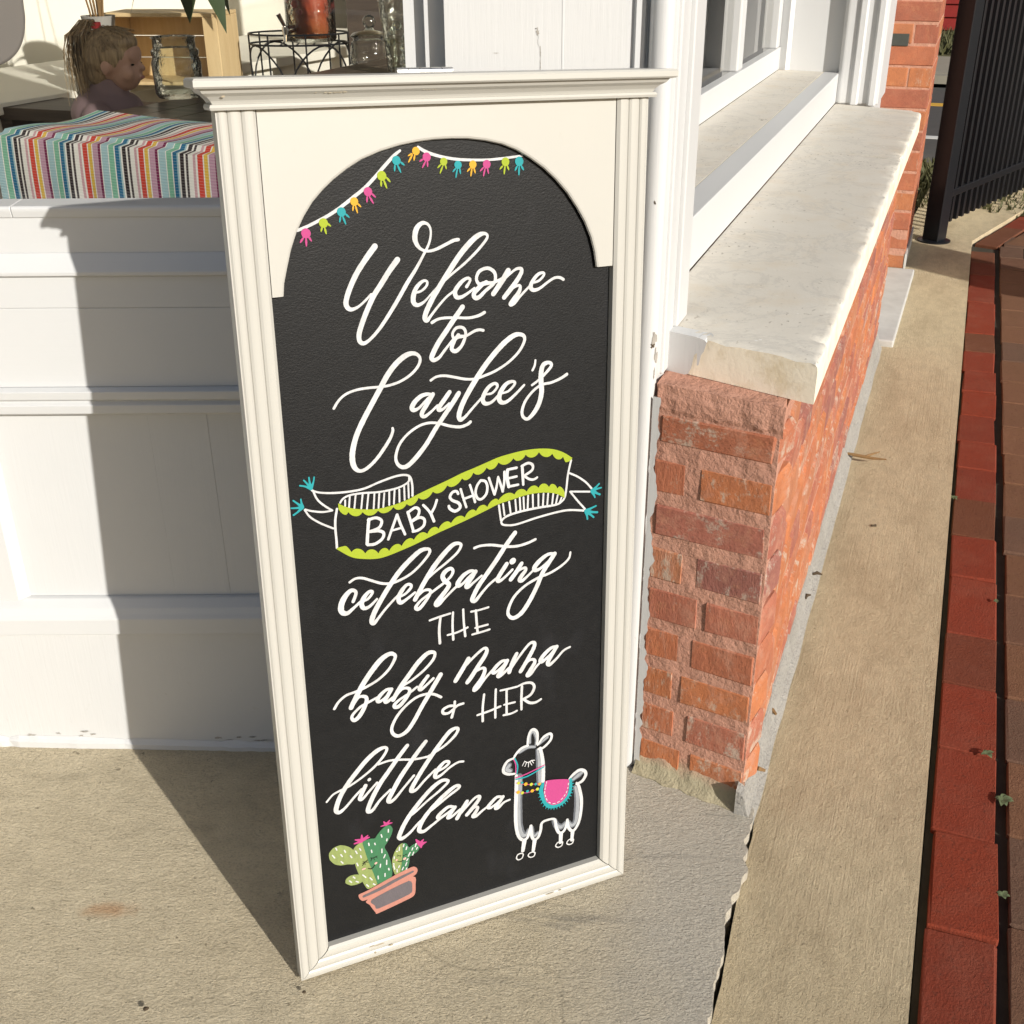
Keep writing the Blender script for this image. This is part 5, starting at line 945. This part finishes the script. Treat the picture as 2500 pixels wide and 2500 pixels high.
# grey chair back close to the glass, bench by the wall
ch_ = empty('grey_chair', NEAR @ Matrix.Translation((-1.19, 2.87, .15)) @ Matrix.Rotation(.5, 4, 'Z'), 'chair with rounded grey backrest at the left of the window', 'chair')
b = MB(); pf = []
for i in range(40):
    a = 2*math.pi*i/40; cx, cz = math.cos(a), math.sin(a); pf.append((.215*math.copysign(abs(cx)**.42, cx)*(1+.10*cz), .19*math.copysign(abs(cz)**.45, cz)))
MB().prism([(x-.13, z+1.235) for x, z in pf], -.02, .02, 'y').build('backrest', M['greyseat'], ch_, bevel=.006)
MB().box(-.33, -.27, .0205, .045, .50, 1.2).build('back_stem', M['iron'], ch_)
MB().box(-.34, .08, .0, .42, .52, .56).build('seat', M['greyseat'], ch_, bevel=.02)
for x, y in ((-.31, .02), (.05, .02), (-.31, .39), (.05, .39)): MB().box(x-.014, x+.014, y-.014, y+.014, -.3165, .5198).build('leg', M['iron'], ch_)
bn = empty('dark_bench', Matrix.Translation((-1.62, 4.18, 0)) @ Matrix.Rotation(TA-1.45, 4, 'Z'), 'dark wooden bench end behind the seated girl', 'bench')
MB().box(-.14, .9, -.12, .14, .905, .945).build('seat', M['darkwood'], bn, bevel=.003)
for x in (-.08, .82): MB().box(x, x+.05, -.1, .12, .15, .9048).build('leg', M['darkwood'], bn)
# leafy plant hanging in front of the wall, and stems in a pot
def leafm(b, p, d, L, wd, droop):
    d = Vector(d).normalized(); sd = d.cross(Vector((0, 0, 1))); sd.normalize(); P_ = Vector(p); n = 6; vs = []
    for i in range(n+1):
        t = i/n; c = P_+d*L*t+Vector((0, 0, -droop*L*t*t)); hw = wd*math.sin(math.pi*(.06+.94*t)**.8)*.5
        vs += [c-sd*hw, c+Vector((0, 0, -hw*.25)), c+sd*hw]
    b.q(vs, [(3*i+j, 3*i+j+1, 3*i+4+j, 3*i+3+j) for i in range(n) for j in range(2)])
pl_ = empty('hanging_plant', Vector((-1.06, 4.25, 1.52)), 'dark leafy plant trailing down in front of the pine crate', 'plant')
MB().lathe([(0, 0), (.08, 0), (.11, .14), (.10, .14), (.075, .012), (0, .012)], n=20).build('pot', M['pot'], pl_, smooth=True)
b = MB(); rr = random.Random(21)
for i in range(17):
    a = rr.uniform(0, 6.28); rd = rr.uniform(.03, .10); leafm(b, (rd*math.cos(a), rd*math.sin(a), rr.uniform(-.10, .12)), (math.cos(a)*.55, math.sin(a)*.55, -.55), rr.uniform(.12, .22), rr.uniform(.07, .11), rr.uniform(.4, .9))
b.build('leaves', M['leaf'], pl_, smooth=True)
b = MB()
for a in (0, 2.1, 4.2): b.tube([(.1*math.cos(a), .1*math.sin(a), .14), (0, 0, .9), (0, 0, 1.475)], .002, 5)
b.build('hanger', M['iron'], pl_)
vp = empty('stem_vase', Vector((-1.42, 4.35, .958)), 'grey vase of bare brown stems and long leaves behind the girl', 'vase')
MB().lathe([(0, 0), (.07, 0), (.095, .08), (.075, .17), (.05, .21), (.058, .25), (.05, .25), (.042, .21), (.066, .16), (0, .02)], n=24).build('vase_body', M['pot'], vp, smooth=True)
b = MB(); b2 = MB()
for i in range(12):
    a = rr.uniform(0, 6.28); r_ = rr.uniform(.02, .11); b.tube([(0, 0, .05), (r_*.3*math.cos(a), r_*.3*math.sin(a), .27), (r_*math.cos(a), r_*math.sin(a), .62)], [.004, .0035, .002], 5)
for i in range(9):
    a = rr.uniform(0, 6.28); leafm(b2, (.04*math.cos(a), .04*math.sin(a), .50), (math.cos(a)*.7, math.sin(a)*.7, .9), rr.uniform(.2, .30), .055, .55)
b.build('stems', M['twig'], vp); b2.build('leaves', M['leaf'], vp, smooth=True)

# seated girl in profile, facing right
GZ = 1.105
girl = empty('person', NEARG @ Matrix.Translation((-1.125, 3.50, .185)) @ Matrix.Rotation(-.10, 4, 'Z') @ Matrix.Scale(.78, 4), 'small girl in mauve jacket with red hair tie seated at the table looking right', 'person')
def remesh(b, name, mat, parent, vox, smooth=6):
    o = b.build(name, mat, parent); m_ = o.modifiers.new('fuse', 'REMESH'); m_.mode = 'VOXEL'; m_.voxel_size = vox; m_.use_smooth_shade = True
    s_ = o.modifiers.new('soft', 'SMOOTH'); s_.factor = .5; s_.iterations = smooth; return o
def limb(b, pts, rad): b.tube(pts, rad, 12); [b.ball(p_, r_*1.0, 12, 8) for p_, r_ in zip(pts, rad)]
HX, HZ = .015, 1.225
b = MB()
b.ball((HX-.012, 0, HZ+.022), (.098, .080, .090), 20, 14); b.ball((HX+.030, 0, HZ-.028), (.060, .060, .066), 18, 12)
b.ball((HX+.046, 0, HZ-.068), (.026, .028, .022)); b.ball((HX+.078, 0, HZ+.030), (.016, .05, .035)); b.ball((HX+.088, 0, HZ-.046), (.012, .017, .010))
b.tube([(HX+.078, 0, HZ+.012), (HX+.099, 0, HZ-.016)], [.008, .012], 10); b.ball((HX+.099, 0, HZ-.017), (.012, .012, .010))
for sy in (-1, 1): b.ball((HX+.052, sy*.040, HZ-.030), (.030, .024, .030)); b.ball((HX-.006, sy*.080, HZ-.008), (.017, .010, .026))
limb(b, [(HX-.012, 0, HZ-.07), (HX-.022, 0, HZ-.125)], [.040, .042])
b.ball((-.02, 0, 1.02), (.075, .115, .09), 16, 10); b.ball((-.025, 0, .90), (.085, .11, .14), 16, 10); b.ball((-.02, 0, .78), (.095, .115, .09), 16, 10)
for sy in (-1, 1):
    limb(b, [(-.02, sy*.125, 1.045), (.02, sy*.155, .925), (.14, sy*.10, .845)], [.036, .031, .024])
    hx, hy, hz = .165, sy*.088, .838; b.ball((hx, hy, hz), (.030, .022, .013))
    for f in range(4): b.tube([(hx+.015, hy+(f-1.5)*.0095, hz), (hx+.040, hy+(f-1.5)*.0105, hz+.002), (hx+.052-abs(f-1.4)*.004, hy+(f-1.5)*.0105, hz-.010)], [.0058, .0052, .0045], 8)
    b.tube([(hx-.008, hy-sy*.018, hz), (hx+.018, hy-sy*.034, hz-.002)], [.007, .005], 8)
    limb(b, [(0, sy*.06, .77), (.22, sy*.07, .775), (.23, sy*.07, .50), (.23, sy*.07, .235)], [.068, .052, .042, .032]); b.ball((.265, sy*.07, .205), (.075, .034, .03))
body = remesh(b, 'body', M['skin'], girl, .0055, 3)
b = MB(); b.ball((-.045, 0, 1.055), (.125, .150, .090), 18, 12); b.ball((-.035, 0, .90), (.130, .150, .165), 18, 12)
limb(b, [(-.035, 0, 1.10), (-.018, 0, 1.138)], [.078, .066]); b.ball((-.085, 0, 1.10), (.055, .075, .045))
for sy in (-1, 1): limb(b, [(-.02, sy*.135, 1.05), (.03, sy*.17, .925), (.12, sy*.12, .852)], [.060, .050, .040])
remesh(b, 'jacket', M['jacket'], girl, .008, 2)
b = MB(); limb(b, [(-.01, 0, .80), (-.01, 0, .76)], [.112, .112])
for sy in (-1, 1): limb(b, [(0, sy*.062, .772), (.22, sy*.072, .777), (.232, sy*.072, .50), (.232, sy*.072, .26)], [.076, .061, .052, .044])
remesh(b, 'trousers', M['denim'], girl, .010, 2)
b = MB(); b.ball((.052, 0, 1.045), (.028, .04, .05), 14, 10); b.build('shirt', M['shirt'], girl, smooth=True)
# hair: cap, hairline, ponytail strands
b = MB(); b.ball((HX-.020, 0, HZ+.030), (.1015, .086, .0925), 24, 16); b.ball((HX-.055, 0, HZ-.025), (.055, .068, .070), 20, 12); b.ball((HX+.030, 0, HZ+.070), (.060, .066, .044), 16, 10)
remesh(b, 'hair', M['hair'], girl, .006, 2)
b = MB(); rr = random.Random(9); TX, TZ = HX-.052, HZ+.128
for i in range(230):
    a = rr.uniform(0, 6.28); r0 = rr.uniform(0, .014); sx = rr.gauss(-.066, .020); sy = rr.gauss(-.02, .022); ln = rr.uniform(.14, .27)
    b.tube([(TX+r0*math.cos(a), r0*math.sin(a), TZ-.01), (TX+r0*math.cos(a)+sx*.35, r0*math.sin(a)+sy*.4, TZ+.018), (TX+sx*.85, sy*.9-.01, TZ-.03), (TX+sx, sy-.015, TZ-ln*.55), (TX+sx*(.9+rr.uniform(-.1, .15)), sy*1.1-.015, TZ-ln)], [.0018, .0019, .0017, .0013, .0005], 4)
for i in range(260):
    t = rr.uniform(-1, 1); ph = rr.uniform(-.25, 1.35)
    p1 = Vector((HX-.022+.106*math.cos(ph*1.5)*math.cos(t*1.3), .092*math.sin(t*1.35), HZ+.030+.095*math.sin(max(.1, 1.2-abs(t)*.8))*rr.uniform(.3, 1)))
    b.tube([p1, (p1+Vector((TX, 0, TZ-.02)))*.5+Vector((-.004, 0, .016)), Vector((TX, 0, TZ-.012))], [.0010, .0016, .0014], 4)
b.build('ponytail', M['hair'], girl, smooth=True)
MB().tube([(TX, 0, TZ-.012), (TX, 0, TZ+.010)], .0185, 16).build('hair_tie', M['tie'], girl, bevel=.003)
b = MB()
for sy in (-1, 1): b.ball((HX+.079, sy*.036, HZ-.001), (.006, .010, .0035), 10, 6)
b.build('eye', M['eye'], girl, smooth=True)
MB().ball((HX+.094, 0, HZ-.047), (.008, .014, .0055), 12, 8).build('lips', M['lip'], girl, smooth=True)
st_ = empty('stool', NEARG @ Matrix.Translation((-1.135, 3.50, .22)), 'plain wooden stool under the seated girl', 'stool')
MB().lathe([(0, .50), (.15, .50), (.16, .515), (.15, .54), (0, .54)], n=24).build('seat', M['darkwood'], st_)
for i in range(4): a = .8+i*1.571; MB().tube([(.10*math.cos(a), .10*math.sin(a), .4995), (.19*math.cos(a), .19*math.sin(a), -.22)], .016, 8).build('leg', M['darkwood'], st_)

# ---------------------------------------------------------------- litter, weeds
def litter(name, pts, rad, loc, label, cat, mat, group=None, rz=0):
    b = MB()
    if name == 'pebble':
        r0 = rad[0][0]; b.ball((0, 0, r0*.5), (r0*1.2, r0, r0*.62), 9, 6); b.v = [tuple(Vector(q_)*(1+.3*noise.noise(Vector(q_)*400))) for q_ in b.v]
    else: [b.tube(p_, r_, 6) for p_, r_ in zip(pts, rad)]
    o = b.build(name, mat, None, smooth=True); o.location = loc; o.rotation_euler = (0, 0, rz); tag(o, label, cat, group or {'pebble': 'specks of grit by the sign', 'leaf_scrap': 'scraps of leaf litter along the wall'}.get(name)); return o
p = sq(1.74, .045, -.030)
litter('twig', [[(-.055, .012, .012), (-.01, .010, .006), (.045, -.004, .006), (.085, -.012, .010)], [(.018, .003, .006), (.048, .022, .012), (.066, .030, .016)]], [[.002, .006, .005, .002], [.004, .003, .0015]], p, 'forked dry twig lying across the pale mortar at the wall foot', 'twig', M['twig'], rz=-.25)
o = litter('pebble', [[(-.006, 0, .003), (.006, .002, .003)]], [[.004, .0045]], (-.568, 1.239, patio_z(-.568)), 'small dark pebble on the open concrete left of the sign', 'pebble', M['debris'])
litter('pebble', [[(-.003, 0, .002), (.003, .002, .002)]], [[.0028, .0032]], (-.331, 1.276, .0005), 'tiny dark speck of grit at the sign corner', 'pebble', M['debris'])
litter('leaf_scrap', [[(-.006, 0, .002), (.008, .003, .002)]], [[.003, .004]], sq(1.32, .132, ZS), 'small dark leaf scrap on the broomed concrete strip', 'leaf', M['debris'])
for i, (s_, q_, lb) in enumerate(((.92, .022, 'dark seed husk on the mortar foot highest along the wall'), (.80, .014, 'dark seed husk on the mortar foot below the middle of the wall'), (.30, .010, 'rusty curled scrap on the mortar foot near the wall corner'), (.10, .014, 'small brown scrap on the mortar foot at the wall corner'))):
    litter('leaf_scrap', [[(-.012, 0, .004), (.0, .003, .007), (.012, -.002, .004)]], [[.003, .005, .002]], sq(s_, q_, -.014), lb, 'leaf', M['debris'] if i < 2 else M['twig'], rz=i*.9)
def weed(loc, n, L, label, seed):
    b = MB(); rr = random.Random(seed)
    for i in range(n): a = i*2.4+rr.uniform(-.3, .3); leafm(b, (0, 0, .004), (math.cos(a), math.sin(a), .7), L*rr.uniform(.6, 1.1), L*.5, .6)
    o = b.build('weed', M['weed'], None, smooth=True); o.location = loc; tag(o, label, 'weed', 'weeds in the paving joints')
weed(sq(.236, .476, -.066), 9, .026, 'green leafy weed growing in the joint between red and brown pavers', 1)
weed(sq(.372, .445, -.062), 7, .020, 'flat grey green sprig lying on the red paver joint', 2)
weed(sq(-.03, .476, -.068), 6, .018, 'tiny weed in the paver joint nearest the camera', 3)
weed(sq(1.03, .462, -.066), 5, .014, 'small mossy tuft in the paver joint further up the path', 4)
weed(sq(1.62, .342, -.066), 8, .018, 'dry grass tuft at the concrete edge beside the red pavers', 5)
